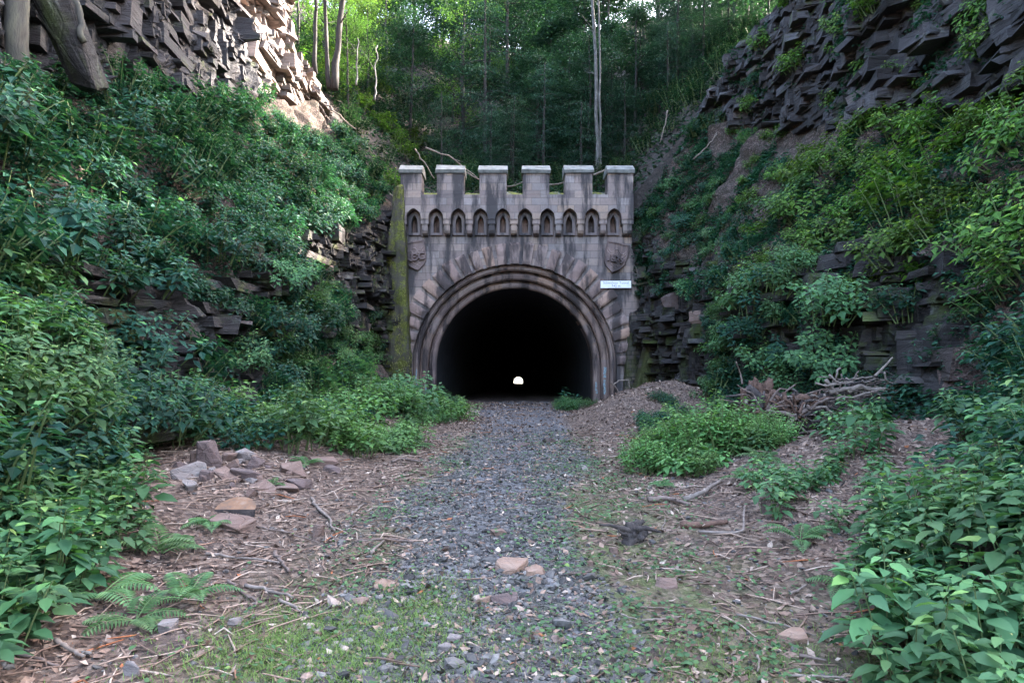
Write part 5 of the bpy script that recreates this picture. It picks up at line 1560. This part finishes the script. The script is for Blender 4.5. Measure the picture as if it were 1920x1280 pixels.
# half-round sawn log
p, n = hit(440, 965)
lg = thing('sawn_log', 'half-round sawn log with an orange face lying below the rubble heap', 'log', (p.x, p.y, p.z))
s = p.y / FPX
rad = 38 * s
mb = MB()
aa = np.linspace(0, np.pi, 22)
lo = np.stack([rad * np.cos(aa), -0.02 * np.sin(aa), 0.05 + 0 * aa + .0], 1)
def half(y, sc): return np.stack([rad * sc * np.cos(aa), np.full(22, y) + (rad * 1.0 * np.sin(aa)) * .85, .055 + .62 * rad * sc * np.sin(aa) * .75], 1)
top = half(0, 1.0); bot = top.copy(); bot[:, 2] -= .075; bot[:, :2] *= .97
mb.add(np.concatenate([top, [[0, 0, .055]]]), [(i, i + 1, 22) for i in range(21)], None, .5, 0)
mb.add(np.concatenate([top, bot]), None, [(i + 1, i, 22 + i, 22 + i + 1) for i in range(21)] + [(0, 21, 43, 22)], .5, 1)
link('sawn_face', mb.mesh('sawn_face', [MAT['log_end'], MAT['root_dark']]), lg)

# ------------------------------------------------------------------ sticks and branches
def stick_pts(P, rr, n=9, wob=.05):
    P = [np.array(q, float) for q in P]
    seg = np.linspace(0, len(P) - 1, n)
    out = np.array([P[min(int(a), len(P) - 2)] + (P[min(int(a), len(P) - 2) + 1] - P[min(int(a), len(P) - 2)]) * (a - min(int(a), len(P) - 2)) for a in seg])
    L = np.linalg.norm(P[-1] - P[0])
    out[1:-1] += rr.normal(0, wob * L * .35, (n - 2, 3)) * np.array([1, 1, .35])
    return out
def stick(pxs, wpx, mat, label, seed, lift=0.0, Y=None, nm='branch', group=None, taper=.45, fork=0, cat='branch'):
    rr = np.random.default_rng(seed)
    P = []
    for q in pxs:
        if Y is None:
            p, n = hit(q[0], q[1]); p = p + Vector((0, 0, q[2] if len(q) > 2 else lift))
        else: p = px2w(q[0], q[1], Y + (q[2] if len(q) > 2 else 0))
        P.append(p)
    s = P[0].y / FPX
    base = Vector(P[0])
    pts = stick_pts(P, rr, 10) - np.array(base)
    rad = max(wpx * s * .5, .004)
    mb = MB()
    t = np.linspace(0, 1, 10)
    pts[:, 2] += rad * .6
    mb.tube(pts, rad * (1 - taper * t), 7, .5, 0, True, .12, rr)
    for f in range(fork):
        i = rr.integers(3, 8); d = pts[min(i + 2, 9)] - pts[i]; L = np.linalg.norm(pts[-1] - pts[0]) * rr.uniform(.2, .4)
        dd = nrm(nrm(d) + rr.normal(0, .5, 3) * np.array([1, 1, .4])); u = np.linspace(0, 1, 5)
        mb.tube(pts[i] + dd * (L * u)[:, None] + rr.normal(0, .02 * L, (5, 3)) * u[:, None], rad * .5 * (1.05 - u), 5, .5, 0, False)
    o = link(nm, mb.mesh(nm, [MAT[mat]], True), None, base)
    return tag(o, label, cat, group)
STICKS = [
    ([(584, 937), (604, 962), (628, 998)], 7, 'dead_wood', 'pale crooked branch on the litter beside the rubble heap', 1),
    ([(427, 1092), (455, 1112), (480, 1139)], 7, 'twig', 'brown bent branch in the twig tangle by the path', 0),
    ([(460, 1102), (505, 1110), (551, 1125)], 8, 'dead_wood', 'pale straight branch in the twig tangle by the path', 1),
    ([(524, 1129), (556, 1145), (578, 1162)], 7, 'dead_wood', 'forked pale branch end nearest the grass', 2),
    ([(386, 1041), (450, 1050), (524, 1058)], 6, 'dead_wood', 'long pale stick lying level below the half-round log', 0),
    ([(517, 1038), (530, 1058), (541, 1075)], 8, 'twig', 'short thick brown stick crossing the long pale one', 0),
    ([(0, 1223), (60, 1236), (111, 1253)], 8, 'twig', 'dark stick in the bottom corner below the largest fern', 0),
    ([(104, 1206), (130, 1222), (158, 1236)], 11, 'dead_wood', 'short thick pale stick below the largest fern', 0),
    ([(670, 1016), (720, 1013), (775, 1019)], 5, 'twig', 'thin straight brown stick at the gravel edge', 0),
    ([(695, 1041), (708, 1028), (720, 1017)], 7, 'dead_wood', 'short pale stick propped against the thin straight one', 0),
    ([(660, 968), (672, 955), (682, 947)], 5, 'dead_wood', 'small pale crooked twig on the litter by the gravel', 0),
    ([(480, 990), (540, 1000), (600, 1020)], 4, 'twig', 'thin dark twig under the upright brown stone', 1),
    ([(1381, 1156), (1450, 1170), (1529, 1196)], 5, 'dead_wood', 'long thin grey stick pointing at the wedge-shaped stone', 1),
    ([(1626, 1159), (1670, 1142), (1717, 1124)], 8, 'twig', 'straight dark stick sloping up under the balsam', 0),
    ([(1481, 1119), (1496, 1110), (1512, 1100)], 6, 'dead_wood', 'short pale stick at the shady edge of the balsam', 0),
    ([(1478, 1271), (1540, 1272), (1602, 1277)], 6, 'dead_wood', 'pale stick along the bottom edge on the stump side', 0),
    ([(1498, 1233), (1525, 1238), (1549, 1243)], 7, 'twig', 'short dark stick above the bottom edge on the stump side', 0),
    ([(1204, 1168), (1240, 1164), (1278, 1159)], 5, 'dead_wood', 'pale stick lying level below the round brown stone', 0),
    ([(1191, 1140), (1235, 1143), (1275, 1146)], 4, 'twig', 'thin brown stick just above the pale level one', 0),
    ([(1164, 1154), (1178, 1161), (1194, 1164)], 4, 'dead_wood', 'short pale bent stick beside green clover', 0),
    ([(1421, 1233), (1423, 1248), (1421, 1263)], 6, 'dead_wood', 'short pale stick pointing at the viewer', 0),
    ([(1215, 941), (1250, 938), (1293, 950)], 11, 'twig', 'thick gnarled root lying at the foot of the rounded clump', 1),
    ([(1281, 940), (1318, 936, .05), (1351, 911, .05)], 11, 'dead_wood', 'root rising into the ferns from the gnarled one', 0),
    ([(1276, 990), (1320, 990), (1364, 984)], 15, 'root_red', 'half-buried reddish log below the gnarled root', 0),
    ([(1310, 1000), (1390, 1004), (1396, 970, .1)], 6, 'dead_wood', 'thin pale stick standing up by the half-buried log', 0),
    ([(1210, 1003), (1240, 995), (1258, 960)], 4, 'dead_wood', 'thin curved pale twig beside the dead stump piece', 0),
    ([(820, 776), (840, 780), (866, 784)], 6, 'dead_wood', 'pale stick among the weeds at the arch foot', 0),
    ([(408, 815), (425, 835), (438, 856)], 5, 'twig', 'thin dark stick stuck upright in the rubble heap', 0),
    ([(735, 868), (755, 862), (790, 868)], 6, 'twig', 'flat brown stick on the litter below the feathery ferns', 0),
    ([(1060, 1080), (1100, 1075), (1138, 1062)], 4, 'twig', 'thin dark twig across the moss beside the gravel', 0),
    ([(595, 700), (640, 655), (655, 632)], 5, 'twig', 'thin twig leaning in the bushes under the rock ledge', 0),
]
for k, (pts_, w, mt, lab, fk) in enumerate(STICKS):
    stick(pts_, w, mt, lab, 3000 + k, .01, fork=fk)
HIGH = [
    ([(778, 280), (795, 306), (815, 336)], 3.2, 'dead_wood', 36.4, 'pale fallen branch leaning behind the first gap of the battlements', 0),
    ([(798, 278), (845, 296), (900, 340)], 3.4, 'dead_wood', 36.9, 'long pale fallen branch sloping down behind the second battlement', 2),
    ([(866, 318), (885, 331), (905, 341)], 3.5, 'dead_wood', 36.3, 'short pale branch in the second gap of the battlements', 0),
    ([(945, 351), (965, 350), (984, 341)], 3.5, 'dead_wood', 36.2, 'pale twig lying in the middle gap of the battlements', 1),
    ([(1026, 348), (1045, 347), (1064, 341)], 4, 'dead_wood', 36.3, 'brown stick lying in the fourth gap of the battlements', 0),
    ([(1108, 331), (1125, 325), (1148, 314)], 5, 'dead_wood', 36.2, 'pale branch slanting up in the fifth gap of the battlements', 1),
    ([(580, 182), (620, 205), (668, 244)], 4, 'dead_wood', 35.0, 'long bare branch lying down the sunny slope', 2),
    ([(588, 186), (602, 204), (618, 226)], 3.5, 'dead_wood', 34.8, 'shorter bare branch beside the long one on the sunny slope', 0),
    ([(1252, 208), (1246, 236), (1238, 268)], 3, 'dead_wood', 36.8, 'thin pale stick standing on the shaded slope', 0),
    ([(1350, 150), (1375, 138), (1402, 120)], 4, 'dead_wood', 38, 'pale branch sloping below the shaded cliff rim', 0),
    ([(1300, 300), (1330, 272), (1344, 250)], 3, 'dead_wood', 32, 'thin pale branch on the sparse slope beside the battlements', 1),
    ([(1310, 500), (1325, 470), (1318, 445)], 3, 'twig', 29, 'thin hanging root on the rock face beside the sign', 0),
]
for k, (pts_, w, mt, Yd, lab, fk) in enumerate(HIGH):
    stick(pts_, w, mt, lab, 3200 + k, 0, Yd, fork=fk)

# dead stump piece on the path's edge
p, n = hit(1190, 1016)
s = p.y / FPX
st = thing('stump', 'small dark dead stump piece with twisted roots at the path edge', 'stump', tuple(p))
rr = np.random.default_rng(71)
def lump(nm, c, rx, ry, rz, mat, seed, parent, n=18, amp=.35, fr=2.0):
    u = np.linspace(0, 2 * np.pi, 2 * n, endpoint=False); w = np.linspace(.02, np.pi - .02, n)
    U, W = np.meshgrid(u, w, indexing='ij')
    d = np.stack([np.cos(U) * np.sin(W), np.sin(U) * np.sin(W), np.cos(W)], 2)
    k = 1 + amp * fbm(d[..., 0] * fr + seed, d[..., 1] * fr, d[..., 2] * fr * .6, 4, seed)
    V = d * k[..., None] * np.array([rx, ry, rz]) + np.array(c)
    V = np.concatenate([V, V[:1]], 0)
    return link(nm, mk_mesh(nm, V.reshape(-1, 3), [grid_faces(2 * n + 1, n)], MAT[mat], True), parent)
lump('stump_body', (.02, 0, .05), 19 * s, 13 * s, 20 * s, 'root_dark', 6, st, 20, .8, 1.7)
for k, (dx, dz, L) in enumerate([(-1, .28, 52), (-.8, .05, 30), (.5, .75, 30), (1, .1, 44), (.8, -.12, 34), (-.3, -.2, 26), (.2, .5, 22)]):
    mb = MB(); u = np.linspace(0, 1, 8)
    e = np.array([dx * L * s * 1.3, rr.uniform(-.1, .05), dz * L * s])
    q = e * u[:, None] + np.array([0, 0, .10 if dz > 0 else .05]) + np.array([0, 0, 1]) * (rr.uniform(-.05, .05) * np.sin(u * 3.1))[:, None] + np.cumsum(rr.normal(0, .012, (8, 3)), 0)
    mb.tube(q, 7 * s * (1.05 - u * .85), 6, .5, 0, True, .1, rr)
    link('root', mb.mesh('root', [MAT['root_dark']], True), st)

# uprooted stump and heap of roots behind the litter mound
c0 = Vector(((1440 - 960) * 12.6 / FPX, 12.6, 0)); g, _ = drop(c0.x, c0.y)
us = thing('uprooted_stump', 'uprooted reddish tree stump with splayed roots behind the litter mound', 'stump', tuple(g))
s = 12.6 / FPX
def rel(px, py, dy=0.0):
    q = px2w(px, py, 12.6 + dy); return np.array(q - g)
def root_tube(pts_, w0, w1, mat, parent, nm='root', seg=7, rough=.12, wob=.015):
    pts_ = [np.array(q) for q in pts_]
    q = stick_pts(pts_, rr, 11, wob)
    mb = MB(); mb.tube(q, np.linspace(w0 * s / 2, w1 * s / 2, 11), seg, .5, 0, True, rough, rr)
    return link(nm, mb.mesh(nm, [MAT[mat]], True), parent)
lump('stump_body', rel(1500, 780, .3), 52 * s, 40 * s, 40 * s, 'soil_dark', 8, us, 22, .55, 2.6)
lump('stump_body', rel(1428, 765, .2), 30 * s, 28 * s, 40 * s, 'root_red', 9, us, 22, .6, 3.2)
for a in ([(1400, 728), (1430, 752), (1470, 765), (1520, 790)],): root_tube([rel(*q) for q in a], 22, 14, 'root_dark', us)
for a, w, mt in ([[(1394, 728), (1392, 752), (1404, 785), (1440, 800)], 12, 'root_red'], [[(1392, 720), (1388, 700), (1380, 678)], 4, 'twig'],
                 [[(1478, 800), (1474, 765), (1470, 735)], 16, 'root_red'], [[(1474, 760), (1505, 742), (1530, 760), (1528, 735)], 16, 'root_red'],
                 [[(1400, 748), (1396, 775), (1420, 800), (1470, 820)], 7, 'dead_wood'], [[(1410, 790), (1450, 784), (1490, 768), (1500, 785)], 6, 'root_red'],
                 [[(1430, 812), (1462, 800), (1495, 798)], 6, 'root_red'], [[(1440, 830), (1480, 815), (1530, 806)], 6, 'dead_wood'],
                 [[(1498, 835), (1500, 822), (1525, 818), (1545, 808)], 11, 'dead_wood'], [[(1350, 749), (1375, 752), (1400, 760)], 3, 'twig'],
                 [[(1475, 770), (1490, 790), (1515, 812)], 5, 'dead_wood'], [[(1546, 740), (1550, 765), (1562, 785)], 5, 'dead_wood'],
                 [[(1440, 770), (1460, 790), (1455, 812)], 9, 'root_red'], [[(1415, 800), (1450, 815), (1465, 840)], 8, 'root_dark'],
                 [[(1510, 780), (1520, 760), (1545, 752)], 7, 'root_dark'], [[(1500, 850), (1515, 840), (1520, 830)], 8, 'dead_wood'],
                 *[[[(cx, cy), (cx + dx * .5 + 6, cy + dy * .5 - 8), (cx + dx, cy + dy)], w_, m_] for cx, cy, dx, dy, w_, m_ in
                   [(float(rr.uniform(1400, 1560)), float(rr.uniform(735, 815)), float(rr.normal(0, 45)), float(rr.normal(12, 20)), float(rr.choice([3, 4, 5, 7])), str(rr.choice(['root_red', 'root_dark', 'dead_wood', 'twig']))) for _ in range(44)]]):
    root_tube([rel(q[0], q[1], rr.uniform(-.35, .1)) for q in a], w, w * .5, mt, us)
for k in range(46):
    a_ = rr.uniform(0, 2 * math.pi); L_ = rr.uniform(30, 85); cx, cy = (1432, 772) if k % 2 else (1495, 782)
    q_ = [(cx + L_ * t_ * math.cos(a_) * 1.15, cy + L_ * t_ * math.sin(a_) * .55 - 16 * math.sin(t_ * 2.6) + rr.normal(0, 3)) for t_ in (0.1, .4, .7, 1)]
    w_ = rr.choice([3, 4, 6, 9], p=[.35, .35, .2, .1])
    root_tube([rel(u_[0], u_[1], -.3 - .2 * rr.random()) for u_ in q_], w_, w_ * .35, str(rr.choice(['root_red', 'root_dark', 'twig', 'dead_wood'])), us, 'root', 6, .15, .05)
bp_c = Vector(((1630 - 960) * 12.4 / FPX, 12.4, 0)); g2, _ = drop(bp_c.x, bp_c.y)
bp = thing('brush_pile', 'heap of pale bare branches piled beside the uprooted stump', 'brush pile', tuple(g2))
g = g2
for k in range(86):
    cx, cy = rr.uniform(1540, 1712), 705 + 95 * rr.random() ** 1.2
    cy = max(cy, 700 + abs(cx - 1610) * .28)
    L = rr.uniform(16, 62); a = rr.normal(0, .55) + (math.pi / 2 if rr.random() < .22 else 0)
    p0 = rel(cx - L * math.cos(a), cy - L * .5 * math.sin(a), rr.uniform(-.6, .5)); p1 = rel(cx + L * math.cos(a), cy + L * .5 * math.sin(a), rr.uniform(-.6, .5))
    m_ = (p0 + p1) / 2 + rr.normal(0, .06, 3)
    w = rr.choice([2, 3, 4, 5, 8], p=[.3, .3, .22, .12, .06])
    root_tube([p0, m_, p1], w, w * .5, str(rr.choice(['dead_wood', 'twig', 'root_dark'], p=[.35, .4, .25])), bp, 'branch', 6, .15, .14)
for a, w in ([[(1590, 735), (1612, 722), (1628, 730), (1660, 728)], 9], [[(1640, 705), (1660, 685), (1674, 670)], 5], [[(1555, 735), (1590, 728), (1632, 726)], 8], [[(1548, 712), (1560, 728), (1572, 740)], 8]):
    root_tube([rel(q[0], q[1], -.3) for q in a], w, w * .6, 'dead_wood', bp, 'branch')
# roots arching over the spoil mound
for k, (a, w, lab) in enumerate(((([(1150, 722), (1160, 714), (1178, 713), (1181, 728)]), 3.0, 'thin root looping over the top of the spoil mound'), (([(1145, 716), (1155, 728), (1162, 738)]), 3.4, 'thick broken root poking from the spoil mound'), (([(1200, 728), (1215, 728), (1230, 722)]), 4, 'short stick lying on the crest of the spoil mound'), (([(1268, 722), (1267, 740), (1266, 765)]), 2, 'thin stick standing upright in the spoil mound'), (([(1297, 748), (1306, 753), (1315, 758)]), 3, 'short pale stick at the end of the spoil mound'))):
    stick(a, w, 'twig' if k else 'dead_wood', lab, 3400 + k, 0, 21.6, nm='root' if k < 2 else 'branch', cat='root' if k < 2 else 'branch', taper=.3)

# ------------------------------------------------------------------ loose stuff on the ground
r = np.random.default_rng(31)
def scatter(n, ymin, ymax, xmin, xmax, dens, bias=1.0):
    y = ymin + (ymax - ymin) * r.random(n) ** bias
    x = xmin + (xmax - xmin) * r.random(n)
    px, _ = project(x, y, np.zeros(n))
    k = (px > -80) & (px < 2000) & (r.random(n) < dens(x, y))
    return x[k], y[k]
def floor_at(x, y):
    z = floor_z(x, y); e = .05
    nx = -(floor_z(x + e, y) - z) / e; ny = -(floor_z(x, y + e) - z) / e
    return np.stack([x, y, z], 1), nrm(np.stack([nx, ny, np.ones_like(nx)], 1))

# gravel: angular pebbles, one object
ICO = None
def stones(nm, x, y, size, var, mat, flat=.65, sink=.2):
    bm = bmesh.new(); bmesh.ops.create_icosphere(bm, subdivisions=1, radius=1.0)
    bv = np.array([v.co for v in bm.verts]); bf = np.array([[v.index for v in f.verts] for f in bm.faces]); bm.free()
    P, N = floor_at(x, y); n = len(x)
    k = 1 + r.uniform(-.38, .25, (n, len(bv)))
    V = bv[None] * k[..., None] * np.stack([size * r.uniform(.7, 1.3, n), size * r.uniform(.7, 1.2, n), size * flat * r.uniform(.6, 1.1, n)], 1)[:, None]
    a = r.uniform(0, 6.3, n); ca, sa = np.cos(a)[:, None], np.sin(a)[:, None]
    tx = r.normal(0, .3, n)[:, None]
    z = V[..., 2] + V[..., 0] * tx
    V = np.stack([V[..., 0] * ca - V[..., 1] * sa, V[..., 0] * sa + V[..., 1] * ca, z], 2) + P[:, None] + np.array([0, 0, 1]) * (size * flat * (.5 - sink))[:, None, None]
    F = (bf[None] + (np.arange(n) * len(bv))[:, None, None]).reshape(-1, 3)
    return mk_mesh(nm, V.reshape(-1, 3), [F], MAT[mat], False, np.repeat(var, len(bv)))
x, y = scatter(110000, 2.9, 18, -3.6, 3.6, lambda x, y: np.clip(gravel_mask(x, y) * (.75 + .5 * vnoise(x * 2, y * 2, 0, 44)) + .035, 0, 1) * np.clip(1.25 - y / 16, .2, 1), 1.3)
sz = np.exp(r.normal(math.log(.0128), .48, len(x))) * np.interp(y, [3, 8, 15], [1.0, 1.0, 1.2])
tag(link('gravel', stones('gravel', x, y, sz, np.clip(r.normal(.45, .25, len(x)), 0, 1), 'gravel')), 'bluish grey gravel along the middle of the path', 'gravel', kind='stuff')
print('gravel', len(x))

# dead-leaf litter: small curled strips
def litter_mesh(nm, P, N, size, aspect, var, mat, curl=.35, tilt=.45):
    n = len(P)
    D = r.normal(0, 1, (n, 3)); N2 = nrm(N + r.normal(0, tilt, (n, 3)))
    D = nrm(D - N2 * (D * N2).sum(1, keepdims=True)); B = np.cross(N2, D)
    L = size[:, None]; W = (size * aspect)[:, None]
    lift = (size * .18 + .004)[:, None] * N
    c = (curl * r.uniform(-.4, 1, n))[:, None] * L
    V = np.stack([P + lift - D * L + N2 * c, P + lift - B * W, P + lift + D * L + N2 * c, P + lift + B * W], 1)
    off = (np.arange(n) * 4)[:, None, None]
    F = (np.array([(0, 1, 2), (0, 2, 3)])[None] + off).reshape(-1, 3)
    F = np.concatenate([(np.array([(0, 1, 3), (1, 2, 3)])[None] + off).reshape(-1, 3)])
    return mk_mesh(nm, V.reshape(-1, 3), [F], MAT[mat], False, np.repeat(var, 4))
def litter_dens(x, y):
    g = gravel_mask(x, y)
    return np.clip((1 - .36 * g) * (.62 + .55 * vnoise(x * 1.1, y * 1.1, 0, 61)), .05, 1)
x, y = scatter(150000, 2.9, 35.5, -6.6, 6.8, litter_dens, 1.7)
P, N = floor_at(x, y)
sz = np.exp(r.normal(math.log(.019), .45, len(x))) * np.interp(y, [3, 8, 16, 35], [.95, 1.15, 1.6, 2.4])
sz = np.minimum(sz, .036 + .0012 * y)
asp = np.where(r.random(len(x)) < .45, r.uniform(.12, .25, len(x)), r.uniform(.4, .75, len(x)))
tag(link('leaf_litter', litter_mesh('leaf_litter', P, N, sz, asp, np.where(r.random(len(x)) < .006, 1.0, np.clip(r.normal(.48, .26, len(x)), 0, .95)), 'litter')), 'brown dead-leaf litter strewn over the cutting floor', 'leaf litter', kind='stuff')
print('litter', len(x))
# twiggy debris
x, y = scatter(5200, 2.9, 18, -5.2, 5.6, lambda x, y: np.clip(.75 - .65 * gravel_mask(x, y), 0, 1) * np.where(x < 0, 1, .6), 1.4)
P, N = floor_at(x, y)
mb = MB()
for i in range(len(x)):
    a = r.uniform(0, 6.3); L = r.uniform(.04, .17) * (1 + y[i] / 14)
    d = np.array([math.cos(a), math.sin(a), r.normal(0, .08)]); m_ = P[i] + r.normal(0, .012, 3) + np.array([0, 0, .012])
    mb.tube([P[i] - d * L + N[i] * .006, m_, P[i] + d * L + N[i] * .008], [.0035 + .0002 * y[i], .005 + .0003 * y[i], .0025], 4, min(1, max(0, r.normal(.62, .2))), 0, False)
tag(link('twigs', mb.mesh('twigs', [MAT['litter']], True)), 'fine broken twigs strewn over the litter', 'twigs', kind='stuff')

# low clover-like leaves between the stones
def cover_dens(x, y): return np.clip(moss_mask(x, y) * (.9 + 1.4 * vnoise(x * 2.3, y * 2.3, 0, 71)), 0, 1) * .9
x, y = scatter(26000, 3.0, 17, -2.2, 2.6, lambda x, y: cover_dens(x, y) * np.where((x < 0) & (y < 4.6), .25, 1), 1.3)
P, N = floor_at(x, y); n = len(x)
mb = MB()
a = r.uniform(0, 6.3, n)
add_leaves(mb, P + N * r.uniform(.008, .06, n)[:, None], np.stack([np.cos(a), np.sin(a), r.normal(.1, .2, n)], 1), nrm(N + r.normal(0, .25, (n, 3))), r.uniform(.018, .042, n) * np.interp(y, [3, 15], [1, 1.5]), r.uniform(.018, .036, n) * np.interp(y, [3, 15], [1, 1.5]), np.clip(r.normal(.5, .2, n), 0, 1), True)
tag(link('clover', mb.mesh('clover', [MAT['leaf_pale']], True)), 'low clover-like leaves creeping over the gravel', 'clover', kind='stuff')
# grass tufts in the near patch
def grass_dens(x, y): return np.clip(1.3 * gauss(x, y, -1.0, 3.75, .42, .42) + .9 * gauss(x, y, -.55, 4.5, .18, .3) + .5 * gauss(x, y, 1.0, 3.5, .7, .4) * .4, 0, 1)
x, y = scatter(80000, 2.95, 5.4, -2.4, 2.2, grass_dens)
P, N = floor_at(x, y); n = len(x)
a = r.uniform(0, 6.3, n); L = r.uniform(.02, .06, n); d = np.stack([np.cos(a), np.sin(a), np.full(n, 1.1)], 1); d = nrm(d)
B = np.stack([-np.sin(a), np.cos(a), np.zeros(n)], 1) * .0018
t1 = P + d * (L * .6)[:, None]; t2 = t1 + nrm(d * np.array([1, 1, .3])) * (L * .5)[:, None]
V = np.stack([P - B, P + B, t1 + B * .8, t1 - B * .8, t2], 1)
off = (np.arange(n) * 5)[:, None, None]
tag(link('grass', mk_mesh('grass', V.reshape(-1, 3), [(np.array([(3, 2, 4)])[None] + off).reshape(-1, 3), (np.array([(0, 1, 2, 3)])[None] + off).reshape(-1, 4)], MAT['grass'], False, np.repeat(np.clip(r.normal(.5, .2, n), 0, 1), 5))), 'patch of short green grass at the near end of the path', 'grass', kind='stuff')

# undergrowth: the leafy mass that closes the gaps between bushes on the banks
def undergrowth(nm, V, N, S, spans, n, seed, matfn, label, right, big=1.0):
    rr_ = np.random.default_rng(seed)
    Ps, Ns = [], []
    for (a, b, share, thr) in spans:
        P, Nn = sample_bank(V, N, S, a, b, int(n * share), rr_)
        px, py = project(P[:, 0], P[:, 1], P[:, 2])
        ok = (P[:, 1] > 3.2) & (px > -60) & (px < 1980) & (py > -40) & (py < 1300)
        for bpoly in BARE: ok &= ~in_poly(px, py, bpoly)
        nz = vnoise(P[:, 0] * .8, P[:, 1] * .8, P[:, 2] * .8, seed)
        thr_v = np.full(len(P), thr)
        for sp in SPARSE: thr_v = np.where(in_poly(px, py, sp), -.12, thr_v)
        ok &= nz > thr_v
        Ps.append(P[ok]); Ns.append(Nn[ok])
    P, Nn = np.concatenate(Ps), np.concatenate(Ns); n = len(P)
    a = rr_.uniform(0, 6.3, n)
    hgt = rr_.uniform(.02, .5, n) * (.6 + .5 * vnoise(P[:, 0] * 1.7, P[:, 1] * 1.7, P[:, 2] * 1.7, seed + 1))
    P = P + nrm(Nn * .6 + np.array([0, 0, .6])) * (np.abs(hgt) * big)[:, None]
    D = np.stack([np.cos(a), np.sin(a), rr_.normal(-.3, .25, n)], 1) + Nn * .35
    L = rr_.uniform(.07, .13, n) * np.interp(P[:, 1], [4, 14, 34], [.9, 1.15, 1.5]) * big
    mb = MB(); add_leaves(mb, P, D, nrm(rr_.normal(0, .3, (n, 3)) + np.array([0, 0, 1])), L, L * .55, np.clip(rr_.normal(.42, .2, n), 0, 1), False)
    tag(link(nm, mb.mesh(nm, [MAT[matfn]])), label, 'undergrowth', kind='stuff')
undergrowth('undergrowth', VL, NL, SL, [(2.0, 2.97, 1.0, -.55), (0.1, 1.15, .35, -.4), (1.2, 1.95, .9, -.45)], 66000, 5, 'leaf_bank', 'low leafy undergrowth between the bushes on the mossy buttress side', False)

_hs = np.linspace(0, 1, 169)
undergrowth('undergrowth', HV, HN, _hs, [(0.0, 0.35, 1.0, -.5)], 60000, 8, 'leaf_tree', 'dark leafy undergrowth covering the hillside behind the battlements', True, 1.6)
undergrowth('undergrowth', VR, NR, SR, [(2.0, 2.97, 1.0, -.5), (0.4, 1.1, .3, -.2), (1.2, 1.95, .6, -.3), (3.05, 3.9, .8, 0.0)], 62000, 6, 'leaf_bank', 'low leafy undergrowth between the bushes under the shaded cliff', True)

# moss tufts hanging on the mossy buttress
rr_ = np.random.default_rng(5)
vv = np.array([v.co for v in MOSSY.data.vertices])
pick = vv[rr_.integers(0, len(vv), 9000)] + rr_.normal(0, .05, (9000, 3))
pick = pick[(pick[:, 1] < 34.6) & (fbm(pick[:, 0] * 1.6, pick[:, 2] * .5, 0, 4, 3) > .08)]
nq = len(pick)
mb = MB(); add_leaves(mb, pick + np.array([0, -.03, 0]), np.stack([rr_.normal(0, .3, nq), rr_.normal(-.4, .2, nq), -np.ones(nq)], 1), np.stack([rr_.normal(0, .3, nq), -np.ones(nq), np.full(nq, .3)], 1), rr_.uniform(.05, .14, nq), .035, np.clip(rr_.normal(.45, .25, nq), 0, 1), False)
link('moss', mb.mesh('moss', [MAT['moss_tuft']]), MOSSY)
